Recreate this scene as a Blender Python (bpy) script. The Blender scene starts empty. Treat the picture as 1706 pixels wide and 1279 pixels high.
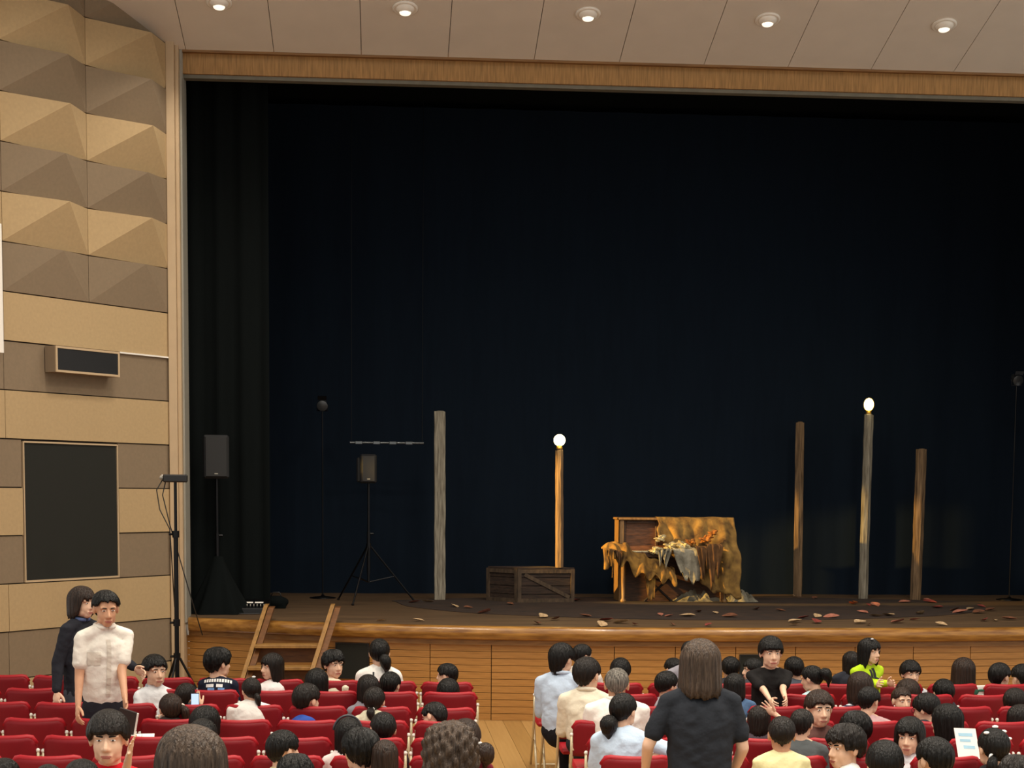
import bpy, math, random
import numpy as np
from mathutils import Matrix, Vector
from mathutils.bvhtree import BVHTree
random.seed(7)
PI = math.pi
scene = bpy.context.scene
col = scene.collection

# ------------------------------------------------------------------ camera
F_PX, HOR, CAM_H = 2700.0, 818.0, 2.53
YAW, PITCH, ROLL = math.radians(4.5), math.radians(5.0), 0.008
PPY = HOR + F_PX * math.tan(PITCH)
CAM_M = Matrix.Rotation(-YAW, 4, 'Z') @ Matrix.Rotation(PI / 2 - PITCH, 4, 'X') @ Matrix.Rotation(ROLL, 4, 'Z')
cam_data = bpy.data.cameras.new('camera')
cam = bpy.data.objects.new('camera', cam_data)
col.objects.link(cam)
cam.matrix_world = Matrix.Translation((0, 0, CAM_H)) @ CAM_M
cam_data.sensor_width = 36
cam_data.lens = F_PX / 1706 * 36
cam_data.shift_y = (PPY - 639.5) / 1706
cam_data.clip_start = 0.1
cam_data.clip_end = 200
scene.camera = cam
R3 = CAM_M.to_3x3()


def ray(px, py):
    return R3 @ Vector(((px - 853) / F_PX, -(py - PPY) / F_PX, -1))


def at_y(px, py, y):
    """point of the hall seen at a pixel of the photograph, at distance y from the camera"""
    d = ray(px, py)
    return Vector((0, 0, CAM_H)) + d * (y / d.y)


def at_z(px, py, z):
    d = ray(px, py)
    return Vector((0, 0, CAM_H)) + d * ((z - CAM_H) / d.z)


# ------------------------------------------------------------------ world, lights, exposure
scene.view_settings.view_transform = 'Standard'
scene.view_settings.look = 'None'
scene.view_settings.exposure = 0.0
scene.view_settings.gamma = 1.0
scene.view_settings.use_curve_mapping = False
world = bpy.data.worlds.new('hall_ambience')
scene.world = world
world.use_nodes = True
world.node_tree.nodes['Background'].inputs[0].default_value = (1.0, 0.95, 0.87, 1)
world.node_tree.nodes['Background'].inputs[1].default_value = 0.92


def ceil_z(y):
    return 7.38 + 0.28 * (18.7 - y)


def area_light(name, loc, target, size, power, color, shape='DISK', spread=None):
    d = bpy.data.lights.new(name, 'AREA')
    d.shape = shape
    d.size = size
    d.energy = power
    d.color = color
    if spread:
        d.spread = spread
    o = bpy.data.objects.new(name, d)
    col.objects.link(o)
    o.location = loc
    o.rotation_euler = (Vector(target) - Vector(loc)).to_track_quat('-Z', 'Y').to_euler()
    return o


WARM = (1.0, 0.91, 0.78)
for yy in (4.5, 8.0, 11.5, 15.0):
    for xx in (-1.2, 2.4, 6.0):
        z_lamp = min(ceil_z(yy), 9.6) - 0.25
        area_light('hall_downlight_lamp', (xx, yy, z_lamp), (xx, yy + 0.01, 0), 0.9, 105 if yy < 10 else 120, WARM, spread=math.radians(105 if yy < 10 else 150))

# amber profile lamp standing in the wing, hidden by the proscenium
sp = bpy.data.lights.new('amber_side_lamp', 'SPOT')
sp.energy = 5200
sp.color = (1.0, 0.60, 0.15)
sp.spot_size = math.radians(19)
sp.spot_blend = 0.35
sp.shadow_soft_size = 0.06
so = bpy.data.objects.new('amber_side_lamp', sp)
col.objects.link(so)
AMBER = Vector((-2.75, 20.2, 3.5))
so.location = AMBER
so.rotation_euler = (Vector((4.0, 21.85, 1.75)) - AMBER).to_track_quat('-Z', 'Y').to_euler()


# ------------------------------------------------------------------ materials
def lin(h):
    h = h.lstrip('#')
    c = [int(h[i:i + 2], 16) / 255 for i in (0, 2, 4)]
    return tuple(x / 12.92 if x <= 0.04045 else ((x + 0.055) / 1.055) ** 2.4 for x in c)


MATS = {}


def mat(name, hexc, rough=0.7, var=0.12, scale=8.0, stretch=(1, 1, 1), bump=0.0, bscale=None, metal=0.0,
        spec=0.5, hex2=None, emit=None, estr=0.0, trans=0.0, coat=0.0, sheen=0.0, detail=4.0):
    if name in MATS:
        return MATS[name]
    m = bpy.data.materials.new(name)
    m.use_nodes = True
    nt = m.node_tree
    b = nt.nodes['Principled BSDF']
    c = lin(hexc)
    b.inputs['Roughness'].default_value = rough
    b.inputs['Metallic'].default_value = metal
    b.inputs['Specular IOR Level'].default_value = spec
    b.inputs['Coat Weight'].default_value = coat
    b.inputs['Sheen Weight'].default_value = sheen
    b.inputs['Transmission Weight'].default_value = trans
    tc = nt.nodes.new('ShaderNodeTexCoord')
    mp = nt.nodes.new('ShaderNodeMapping')
    mp.inputs['Scale'].default_value = stretch
    nt.links.new(tc.outputs['Object'], mp.inputs[0])
    nz = nt.nodes.new('ShaderNodeTexNoise')
    nz.inputs['Scale'].default_value = scale
    nz.inputs['Detail'].default_value = detail
    nt.links.new(mp.outputs[0], nz.inputs['Vector'])
    mr = nt.nodes.new('ShaderNodeMapRange')
    mr.inputs[1].default_value = 0.3
    mr.inputs[2].default_value = 0.7
    nt.links.new(nz.outputs[0], mr.inputs[0])
    mx = nt.nodes.new('ShaderNodeMix')
    mx.data_type = 'RGBA'
    lo = lin(hex2) if hex2 else tuple(x * (1 - var) for x in c)
    hi = c if hex2 else tuple(min(1, x * (1 + var)) for x in c)
    mx.inputs['A'].default_value = (*lo, 1)
    mx.inputs['B'].default_value = (*hi, 1)
    nt.links.new(mr.outputs[0], mx.inputs['Factor'])
    nt.links.new(mx.outputs['Result'], b.inputs['Base Color'])
    if bump:
        bp = nt.nodes.new('ShaderNodeBump')
        bp.inputs['Strength'].default_value = bump
        bp.inputs['Distance'].default_value = 0.02
        n2 = nt.nodes.new('ShaderNodeTexNoise')
        n2.inputs['Scale'].default_value = bscale or scale
        n2.inputs['Detail'].default_value = 3
        nt.links.new(mp.outputs[0], n2.inputs['Vector'])
        nt.links.new(n2.outputs[0], bp.inputs['Height'])
        nt.links.new(bp.outputs[0], b.inputs['Normal'])
    if emit:
        b.inputs['Emission Color'].default_value = (*lin(emit), 1)
        b.inputs['Emission Strength'].default_value = estr
    MATS[name] = m
    return m


def stripes(name, c1, c2, freq):
    m = mat(name, c1, 0.85, bump=0.2)
    nt = m.node_tree
    b = nt.nodes['Principled BSDF']
    tc = nt.nodes.new('ShaderNodeTexCoord')
    w = nt.nodes.new('ShaderNodeTexWave')
    w.bands_direction = 'Z'
    w.inputs['Scale'].default_value = freq
    nt.links.new(tc.outputs['Object'], w.inputs['Vector'])
    r = nt.nodes.new('ShaderNodeValToRGB')
    r.color_ramp.interpolation = 'CONSTANT'
    r.color_ramp.elements[0].color = (*lin(c1), 1)
    r.color_ramp.elements[1].color = (*lin(c2), 1)
    r.color_ramp.elements[1].position = 0.5
    nt.links.new(w.outputs[0], r.inputs[0])
    nt.links.new(r.outputs[0], b.inputs['Base Color'])
    return m


M_cream = mat('cream_panel', 'b1976f', 0.85, 0.05, 30, bump=0.08, bscale=250)
M_taupe = mat('taupe_panel', '827059', 0.85, 0.05, 30, bump=0.08, bscale=250)
M_trim = mat('trim_cream', 'bda482', 0.6, 0.04, 6)
M_trimgrey = mat('trim_grey', '9a968a', 0.5, 0.05, 6)
M_joint = mat('dark_joint', '2a221a', 0.9, 0.05)
M_ceil = mat('ceiling_board', 'dcd3c6', 0.8, 0.03, 3)
M_wood_front = mat('honey_wood', 'b98545', 0.42, hex2='9d6c33', scale=3.0, stretch=(1.5, 6, 26), bump=0.05)
M_wood_nose = mat('nosing_wood', 'b07f3c', 0.3, hex2='74491a', scale=2.6, stretch=(1.2, 6, 12), coat=0.25)
M_wood_rail = mat('rail_wood', '8c6232', 0.5, hex2='6d4820', scale=3, stretch=(1.5, 6, 20))
M_valance = mat('valance_wood', 'ab7d42', 0.5, hex2='85602c', scale=4, stretch=(14, 4, 1.2))
M_stagefloor = mat('stage_floor_wood', '6c543a', 0.55, hex2='463524', scale=1.6, stretch=(0.8, 14, 1))
M_groundcloth = mat('ground_cloth', '38261a', 0.95, hex2='251810', scale=5, bump=0.3)
M_black = mat('black_curtain', '0d1111', 0.95, 0.08, 6, stretch=(3, 3, 0.3), spec=0.1)
M_navy = mat('navy_backdrop', '121b26', 0.95, 0.08, 5, stretch=(3, 3, 0.3), spec=0.1)
M_blackpaint = mat('black_paint', '17181a', 0.5, 0.1)
M_grille = mat('speaker_grille', '191919', 0.6, 0.25, 160)
M_darkpanel = mat('dark_grille_cloth', '191a14', 0.9, 0.08, 90)
M_metal = mat('black_metal', '141416', 0.35, 0.1, metal=0.6)
M_white = mat('white_plastic', 'efeae0', 0.5, 0.03)
M_red = mat('red_vinyl', 'a3121f', 0.5, 0.08, 12, spec=0.35)
M_redback = mat('red_back_shell', '7d0c18', 0.55, 0.08, 12, spec=0.3)
M_tube = mat('cream_tube', 'd8cba8', 0.35, 0.05, metal=0.2)
M_skin = mat('skin_light', 'e6bc9e', 0.55, 0.05, 14)
M_skin2 = mat('skin_tan', 'cd9a78', 0.55, 0.05, 14)
M_lip = mat('lip', 'b0675a', 0.5, 0.05)
M_eye = mat('eye_dark', '16100d', 0.2, 0.05)
M_eyew = mat('eye_white', 'e6e0d8', 0.3, 0.02)
FLOORS = [mat('floor_plank_%s' % n, c, 0.35, hex2=c2, scale=2, stretch=(18, 0.6, 1), coat=0.15)
          for n, c, c2 in (('light', 'b8925a', 'a9834d'), ('mid', 'a9834c', '997440'), ('dark', '927044', '84633a'))]


def hair_mat(name, c, c2, rough=0.40):
    return mat(name, c, rough, hex2=c2, scale=3.0, stretch=(28, 28, 2.5), bump=0.7, bscale=4.0, spec=0.28)


H = {'black': hair_mat('hair_black', '16130f', '080808'),
     'soft': hair_mat('hair_soft_black', '241d18', '100d0b'),
     'brown': hair_mat('hair_brown', '3c2c22', '1e1612'),
     'light': hair_mat('hair_ash_brown', '5b4a3c', '2e241d'),
     'grey': hair_mat('hair_grey', '8c857a', '2a2724')}


def cloth_mat(c):
    return mat('fabric_' + c, c, 0.85, 0.05, 5, bump=0.6, bscale=12, spec=0.2)


# ------------------------------------------------------------------ mesh helpers: shapes are (verts Nx3, faces list)
def join(*parts):
    vs, fs, o = [], [], 0
    for v, f in parts:
        v = np.asarray(v, float).reshape(-1, 3)
        vs.append(v)
        fs += [tuple(i + o for i in q) for q in f]
        o += len(v)
    return np.concatenate(vs), fs


def box(x0, x1, y0, y1, z0, z1, bev=0.0):
    if bev <= 0:
        v = [(x, y, z) for x in (x0, x1) for y in (y0, y1) for z in (z0, z1)]
        f = [(0, 1, 3, 2), (4, 6, 7, 5), (0, 4, 5, 1), (2, 3, 7, 6), (0, 2, 6, 4), (1, 5, 7, 3)]
        return np.array(v, float), f
    c = np.array([(x0 + x1) / 2, (y0 + y1) / 2, (z0 + z1) / 2])
    h = np.array([x1 - x0, y1 - y0, z1 - z0]) / 2
    b = min(bev, h.min() * 0.95)
    V, F, idx = [], [], {}
    for sx in (-1, 1):
        for sy in (-1, 1):
            for sz in (-1, 1):
                s = np.array([sx, sy, sz])
                for a in range(3):
                    p = s * (h - b)
                    p[a] = s[a] * h[a]
                    idx[(sx, sy, sz, a)] = len(V)
                    V.append(c + p)
    for a in range(3):
        o = [i for i in range(3) if i != a]
        for s in (-1, 1):
            q = []
            for u, w in ((-1, -1), (1, -1), (1, 1), (-1, 1)):
                k = [0, 0, 0]
                k[a], k[o[0]], k[o[1]] = s, u, w
                q.append(idx[(*k, a)])
            F.append(q)
    for a in range(3):
        o = [i for i in range(3) if i != a]
        for u in (-1, 1):
            for w in (-1, 1):
                k1, k2 = [0, 0, 0], [0, 0, 0]
                k1[a], k1[o[0]], k1[o[1]] = -1, u, w
                k2[a], k2[o[0]], k2[o[1]] = 1, u, w
                F.append([idx[(*k1, o[0])], idx[(*k2, o[0])], idx[(*k2, o[1])], idx[(*k1, o[1])]])
    for sx in (-1, 1):
        for sy in (-1, 1):
            for sz in (-1, 1):
                F.append([idx[(sx, sy, sz, a)] for a in range(3)])
    return np.array(V), F


def frame_of(d):
    d = Vector(d).normalized()
    u = Vector((0, 0, 1)) if abs(d.z) < 0.9 else Vector((1, 0, 0))
    a = d.cross(u).normalized()
    return a, a.cross(d).normalized()


def tube(pts, radii, n=10, cap=True, flat=1.0, side=None, closed=False):
    pts = [Vector(p) for p in pts]
    if not hasattr(radii, '__len__'):
        radii = [radii] * len(pts)
    V, Fc = [], []
    prev = None
    L = len(pts)
    for i, p in enumerate(pts):
        d = pts[(i + 1) % L if closed else min(i + 1, L - 1)] - pts[i - 1 if (i or closed) else 0]
        if d.length < 1e-9:
            d = Vector((0, 0, 1))
        d.normalize()
        if side is not None:
            a = Vector(side)
            a = (a - d * a.dot(d)).normalized()
        elif prev is None:
            a = frame_of(d)[0]
        else:
            a = (prev - d * prev.dot(d)).normalized()
        prev = a
        b = d.cross(a)
        for k in range(n):
            t = 2 * PI * k / n
            V.append(p + (a * math.cos(t) + b * math.sin(t) * flat) * radii[i])
    for i in range(L if closed else L - 1):
        for k in range(n):
            j = (i + 1) % L
            Fc.append((i * n + k, i * n + (k + 1) % n, j * n + (k + 1) % n, j * n + k))
    if cap and not closed:
        Fc.append(tuple(range(n))[::-1])
        Fc.append(tuple((L - 1) * n + k for k in range(n)))
    return np.array([tuple(v) for v in V]), Fc


def capsule(p0, p1, r0, r1, flat=1.0, side=None, n=14):
    p0, p1 = Vector(p0), Vector(p1)
    d = p1 - p0
    d = d.normalized() if d.length > 1e-9 else Vector((0, 0, 1))
    P, R = [], []
    for t in (-0.98, -0.8, -0.45):
        P.append(p0 + d * (r0 * t))
        R.append(r0 * math.sqrt(1 - t * t))
    P += [p0, p1]
    R += [r0, r1]
    for t in (0.45, 0.8, 0.98):
        P.append(p1 + d * (r1 * t))
        R.append(r1 * math.sqrt(1 - t * t))
    return tube(P, R, n, True, flat, side)


def ellipsoid(c, r, n=16, m=10):
    V, Fc = [(0, 0, 1)], []
    for i in range(1, m):
        th = PI * i / m
        for k in range(n):
            V.append((math.sin(th) * math.cos(2 * PI * k / n), math.sin(th) * math.sin(2 * PI * k / n), math.cos(th)))
    V.append((0, 0, -1))
    for k in range(n):
        Fc.append((0, 1 + k, 1 + (k + 1) % n))
        Fc.append((len(V) - 1, 1 + (m - 2) * n + (k + 1) % n, 1 + (m - 2) * n + k))
    for i in range(m - 2):
        for k in range(n):
            Fc.append((1 + i * n + k, 1 + (i + 1) * n + k, 1 + (i + 1) * n + (k + 1) % n, 1 + i * n + (k + 1) % n))
    return np.array(V) * np.array(r) + np.array(c), Fc


def lathe(prof, n=20):
    V, Fc = [], []
    for r, z in prof:
        for k in range(n):
            V.append((r * math.cos(2 * PI * k / n), r * math.sin(2 * PI * k / n), z))
    for i in range(len(prof) - 1):
        for k in range(n):
            Fc.append((i * n + k, i * n + (k + 1) % n, (i + 1) * n + (k + 1) % n, (i + 1) * n + k))
    Fc.append(tuple(range(n))[::-1])
    Fc.append(tuple((len(prof) - 1) * n + k for k in range(n)))
    return np.array(V), Fc


def xf(vf, M):
    v, f = vf
    M = np.array(M)
    return v @ M[:3, :3].T + M[:3, 3], f


def mesh_of(name, vf, m=None, smooth=False):
    me = bpy.data.meshes.new(name)
    v, f = vf
    me.from_pydata([tuple(p) for p in v], [], [tuple(int(i) for i in q) for q in f])
    if m:
        me.materials.append(m)
    if smooth:
        me.polygons.foreach_set('use_smooth', [True] * len(me.polygons))
    me.update()
    return me


def obj(name, me, parent=None, loc=None, rot=None, m=None):
    o = bpy.data.objects.new(name, me)
    col.objects.link(o)
    if parent:
        o.parent = parent
    if loc is not None:
        o.location = loc
    if rot is not None:
        o.rotation_euler = rot
    if m is not None:
        o.material_slots[0].link = 'OBJECT'
        o.material_slots[0].material = m
    return o


def part(name, vf, m, parent=None, smooth=False, loc=None, rot=None):
    return obj(name, mesh_of(name, vf, m, smooth), parent, loc, rot)


def empty(name, loc=(0, 0, 0), rotz=0.0):
    o = bpy.data.objects.new(name, None)
    col.objects.link(o)
    o.location = loc
    o.rotation_euler = (0, 0, rotz)
    o.empty_display_size = 0.1
    return o


def tag(o, label, cat=None, group=None, kind=None):
    if label:
        o['label'] = label
    if cat:
        o['category'] = cat
    if group:
        o['group'] = group
    if kind:
        o['kind'] = kind
    return o


def struct(o, label=None):
    o['kind'] = 'structure'
    if label:
        o['label'] = label
    return o


def remesh(vf, voxel, smooth=3):
    me = mesh_of('tmp', vf)
    o = bpy.data.objects.new('tmp', me)
    col.objects.link(o)
    md = o.modifiers.new('r', 'REMESH')
    md.mode = 'VOXEL'
    md.voxel_size = voxel
    if smooth:
        ms = o.modifiers.new('s', 'SMOOTH')
        ms.factor = 0.5
        ms.iterations = smooth
    dg = bpy.context.evaluated_depsgraph_get()
    ev = o.evaluated_get(dg)
    m2 = bpy.data.meshes.new_from_object(ev)
    v = np.empty(len(m2.vertices) * 3)
    m2.vertices.foreach_get('co', v)
    f = [tuple(p.vertices) for p in m2.polygons]
    bpy.data.objects.remove(o)
    bpy.data.meshes.remove(me)
    bpy.data.meshes.remove(m2)
    return v.reshape(-1, 3), f


# ================================================================== THE HALL
# ---- floor: boards running towards the stage
floor = struct(part('floor', box(-9, 12, -2, 18.4, -0.2, -0.012), M_joint))
pl_me = [mesh_of('plank', box(-0.0985, 0.0985, -5.2, 5.2, -0.02, 0.0), fm) for fm in FLOORS]
for i in range(64):
    x = -4.4 + i * 0.2
    k = (0, 0, 1, 2, 1, 0, 2, 1)[(i * 5 + i // 3) % 8]
    obj('plank', pl_me[k], floor, (x, 12.9, 0))

# ---- left wall: splayed panel wall, bands of cream and taupe
AL = math.radians(37)
WD = Vector((-math.sin(AL), -math.cos(AL), 0))          # along the wall, towards the audience
WN = Vector((math.cos(AL), -math.sin(AL), 0))           # out of the wall, into the hall
WA = Vector((-2.40, 18.60, 0))
wall_m = Matrix(((WD.x, WN.x, 0, WA.x), (WD.y, WN.y, 0, WA.y), (0, 0, 1, 0), (0, 0, 0, 1)))
wall = struct(part('wall_left', box(-0.1, 3.7, -0.3, -0.03, 0, 9.2), M_joint))
wall.matrix_world = wall_m
U = [0.012, 1.195, 2.325, 3.5]
BZ = [0.09 + 0.4877 * k for k in range(19)]
# band k spans BZ[k]..BZ[k+1]; odd = taupe
G = 0.006


def facet(u0, u1, z0, z1, d):
    ua = u1 - (u1 - u0) * 0.62            # seen from the hall the apex sits left of the middle
    ua = u0 + (u1 - u0) * 0.36
    V = [(u1, 0, z1), (ua, d, z1), (u0, 0, z1), (u1, 0, z0), (u0, 0, z0),
         (u1, -0.03, z1), (ua, -0.03, z1), (u0, -0.03, z1), (u1, -0.03, z0), (u0, -0.03, z0)]
    Fc = [(0, 3, 1), (1, 3, 4), (1, 4, 2), (0, 1, 6, 5), (1, 2, 7, 6), (3, 8, 9, 4), (0, 5, 8, 3), (2, 4, 9, 7), (5, 6, 7, 9, 8)]
    return np.array(V, float), Fc


BULGE = {9: 0.08, 10: 0.18, 11: 0.13, 12: 0.21, 13: 0.19, 14: 0.2, 15: 0.18, 16: 0.18}
part('plinth_panel', box(U[0], U[3], -0.03, 0, 0, BZ[0] - G), M_taupe, wall)
DP = (0.80, 2.03, 1.56, 3.02)   # dark grille panel on the wall: u0,u1,z0,z1


def wall_pt(px, py):
    d = ray(px, py)
    C = Vector((0, 0, CAM_H))
    t = (WA - C).dot(WN) / d.dot(WN)
    p = C + d * t
    return (p - WA).dot(WD), p.z


for k in range(17):
    z0, z1 = BZ[k] + G, BZ[k + 1] - G
    m = M_cream if k % 2 == 0 else M_taupe
    off = 0.0 if k % 2 == 0 else -0.012
    if k in BULGE:
        for j in range(2):
            part('panel', facet(U[j] + 0.003, U[j + 1] - 0.003, z0, z1, BULGE[k]), m, wall)
        part('panel', facet(U[2] + 0.003, U[3], z0, z1, BULGE[k]), m, wall)
    elif k in (3, 4, 5):
        pu0, pz = wall_pt(198, 850)
        pu1, pz = wall_pt(39, 850)
        part('panel', box(U[0], pu0 - 0.005, -0.03, off, z0, z1), m, wall)
        part('panel', box(pu1 + 0.005, U[3], -0.03, off, z0, z1), m, wall)
    else:
        part('panel', box(U[0], U[2], -0.03, off, z0, z1), m, wall)
        part('panel', box(U[2] + 0.006, U[3], -0.03, off, z0, z1), m, wall)

# dark cloth-covered grille let into the wall
pu0, _ = wall_pt(198, 850)
pu1, _ = wall_pt(39, 850)
_, dz1 = wall_pt(118, 738)
_, dz0 = wall_pt(118, 966)
g = empty('wall_grille')
g.matrix_world = wall_m
tag(g, 'large dark cloth speaker grille set into the left wall', 'grille')
part('grille_cloth', box(pu0 + 0.015, pu1 - 0.015, -0.029, -0.008, dz0 + 0.02, dz1 - 0.012), M_darkpanel, g)
for a in ((pu0 + 0.006, pu0 + 0.02, dz0, dz1), (pu1 - 0.02, pu1 - 0.006, dz0, dz1)):
    part('frame_strip', box(a[0], a[1], -0.029, 0.006, a[2], a[3]), M_trim, g)
part('frame_strip', box(pu0 + 0.02, pu1 - 0.02, -0.029, 0.006, dz0, dz0 + 0.02), M_trim, g)
part('frame_strip', box(pu0 + 0.02, pu1 - 0.02, -0.029, 0.006, dz1 - 0.012, dz1 + 0.005), M_trim, g)

# speaker box hung on the wall with its conduit
su0, sz1 = wall_pt(202, 592)
su1, sz0 = wall_pt(84, 628)
sb = empty('wall_speaker')
sb.matrix_world = wall_m
tag(sb, 'taupe box speaker with black front mounted high on the left wall', 'speaker')
su1, _ = wall_pt(75, 605)
w0, w1, zz0, zz1 = su1 - 0.88, su1, 3.71, 3.975
bx = box(w0, w1, 0.002, 0.15, zz0, zz1)
part('cabinet', bx, mat('speaker_box_paint', '8d7a63', 0.7, 0.04), sb)
fr = []
c0, c1 = w0, w1
t = 0.022
for q in ((c0, c0 + t, zz0, zz1), (c1 - t, c1, zz0, zz1), (c0 + t, c1 - t, zz0, zz0 + t), (c0 + t, c1 - t, zz1 - t, zz1)):
    part('front_frame', box(q[0], q[1], 0.15, 0.165, q[2], q[3]), M_trim, sb)
part('front_grille', box(c0 + t, c1 - t, 0.151, 0.157, zz0 + t, zz1 - t), M_blackpaint, sb)
cd = part('cable_conduit', join(box(0.0, su0 + 0.03, 0.001, 0.016, BZ[8] - 0.012, BZ[8] + 0.004),
                                box(0.0, 0.022, 0.001, 0.02, 0.6, BZ[8] - 0.012)), M_white)
cd.matrix_world = wall_m
tag(cd, 'thin white cable conduit running from wall speaker down the wall edge', 'conduit')
bn_u, _ = wall_pt(1, 500)
bn = part('banner', box(bn_u + 0.035, bn_u + 0.4, 0.06, 0.075, 3.86, 5.12), M_white)
bn.matrix_world = wall_m
tag(bn, 'edge of a white hanging banner at the far left', 'banner')

# ---- proscenium trim column
tr = struct(part('trim_1', box(-2.415, -2.325, 18.55, 19.0, 0, 8.2, 0.004), M_trim))
tr2 = struct(part('trim_2', box(-2.324, -2.285, 18.62, 19.1, 0, 7.6, 0.004), M_trim))
tr3 = struct(part('trim_3', box(-2.284, -2.262, 18.72, 19.15, 1.0, 7.45, 0.003), M_trimgrey))

# ---- ceiling boards sloping down to the stage, seams every 0.97 m
ceiling = struct(part('ceiling', box(-9, 12, 3.5, 18.66, 0.03, 0.06), M_joint))
cv = np.array([v.co for v in ceiling.data.vertices])
for v in ceiling.data.vertices:
    v.co.z += ceil_z(v.co.y)
for i in range(-2, 13):
    x0 = -2.21 + (i) * 0.97
    if i == -2:
        x0, x1 = -9, -2.21 + (-1) * 0.97
    else:
        x1 = x0 + 0.97
    b = box(x0 + 0.004, x1 - 0.004, 3.5, 18.7, 0, 0.03)
    b[0][:, 2] += np.array([ceil_z(y) for y in b[0][:, 1]])
    part('ceiling_board', b, M_ceil, ceiling)

M_lampwhite = mat('lamp_reflector', 'f0ebe0', 0.35, 0.02)
M_lampglow = mat('lamp_lens', 'fff2dc', 0.3, 0.02, emit='fff0d8', estr=1.2)
ORD = ['first', 'second', 'third', 'fourth', 'fifth', 'sixth', 'seventh', 'eighth', 'ninth', 'tenth', 'eleventh', 'twelfth']
sl = math.atan(0.28)
for i in range(5):
    x, y = -1.75 + 1.957 * i, 17.78
    L = empty('ceiling_light', (x, y, ceil_z(y)))
    L.rotation_euler = (-sl, 0, 0)
    tag(L, 'round white recessed ceiling light, %s from the left wall' % ORD[i], 'ceiling light', 'ceiling lights above the stage front')
    part('bezel', lathe([(0.10, 0.0), (0.135, 0.0), (0.135, -0.012), (0.118, -0.022), (0.10, -0.014)], 28), M_lampwhite, L, True)
    part('bowl', lathe([(0.10, -0.004), (0.10, -0.014), (0.09, -0.034), (0.05, -0.056), (0.002, -0.062)], 28), M_lampwhite, L, True)
    part('lens', xf(lathe([(0.0015, -0.071), (0.03, -0.068), (0.06, -0.054), (0.065, -0.04)], 20), Matrix.Translation((0, 0.012, 0))), M_lampglow, L, True)
    pd = bpy.data.lights.new('ceiling_light_lamp', 'SPOT')
    pd.energy = 70
    pd.color = WARM
    pd.spot_size = math.radians(125)
    pd.spot_blend = 0.6
    pd.shadow_soft_size = 0.08
    po = bpy.data.objects.new('ceiling_light_lamp', pd)
    col.objects.link(po)
    po.location = (x, y - 0.03, ceil_z(y) - 0.12)

# ---- stage -------------------------------------------------------------
SZ = 1.05


def front_y(x):
    return 17.5 + 1.3 * (abs(4.3 - x) / 6.45) ** 2.6


XS = [-2.26 + 0.2 * i for i in range(60)]
# stage floor
V, Fc = [], []
for x in XS:
    V += [(x, front_y(x) + 0.06, SZ), (x, 24.0, SZ), (x, 24.0, SZ - 0.1), (x, front_y(x) + 0.06, SZ - 0.1)]
n = len(XS)
for i in range(n - 1):
    for k in range(4):
        Fc.append((4 * i + k, 4 * i + (k + 1) % 4, 4 * i + 4 + (k + 1) % 4, 4 * i + 4 + k))
stage = struct(part('floor_stage', (np.array(V), Fc), M_stagefloor))
part('floor_wing', box(-6, -2.26, 19.2, 24, SZ - 0.1, SZ), M_stagefloor, stage)
# rounded nosing swept along the curved edge
prof = [(0.06, 0.0), (0.03, 0.0), (0.0, -0.008), (-0.022, -0.03), (-0.032, -0.065), (-0.03, -0.10), (-0.015, -0.135), (0.0, -0.15), (0.06, -0.15)]
V, Fc = [], []
for x in XS:
    for dy, dz in prof:
        V.append((x, front_y(x) + dy, SZ + dz))
k = len(prof)
for i in range(n - 1):
    for j in range(k - 1):
        Fc.append((i * k + j, i * k + j + 1, i * k + k + j + 1, i * k + k + j))
nos = struct(part('trim_stage_nosing', (np.array(V), Fc), M_wood_nose, None, True))


def swept(name, dy0, dy1, z0, z1, m):
    V, Fc = [], []
    for x in XS:
        y = front_y(x)
        V += [(x, y + dy0, z0), (x, y + dy0, z1), (x, y + dy1, z1), (x, y + dy1, z0)]
    for i in range(n - 1):
        for q in range(4):
            Fc.append((4 * i + q, 4 * i + (q + 1) % 4, 4 * i + 4 + (q + 1) % 4, 4 * i + 4 + q))
    return struct(part(name, (np.array(V), Fc), m))


swept('trim_stage_rail', 0.03, 0.10, 0.84, 0.90, M_wood_rail)
swept('wall_stage_front', 0.10, 0.16, 0.0, 0.84, M_joint)
sf = bpy.data.objects['wall_stage_front']
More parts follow.
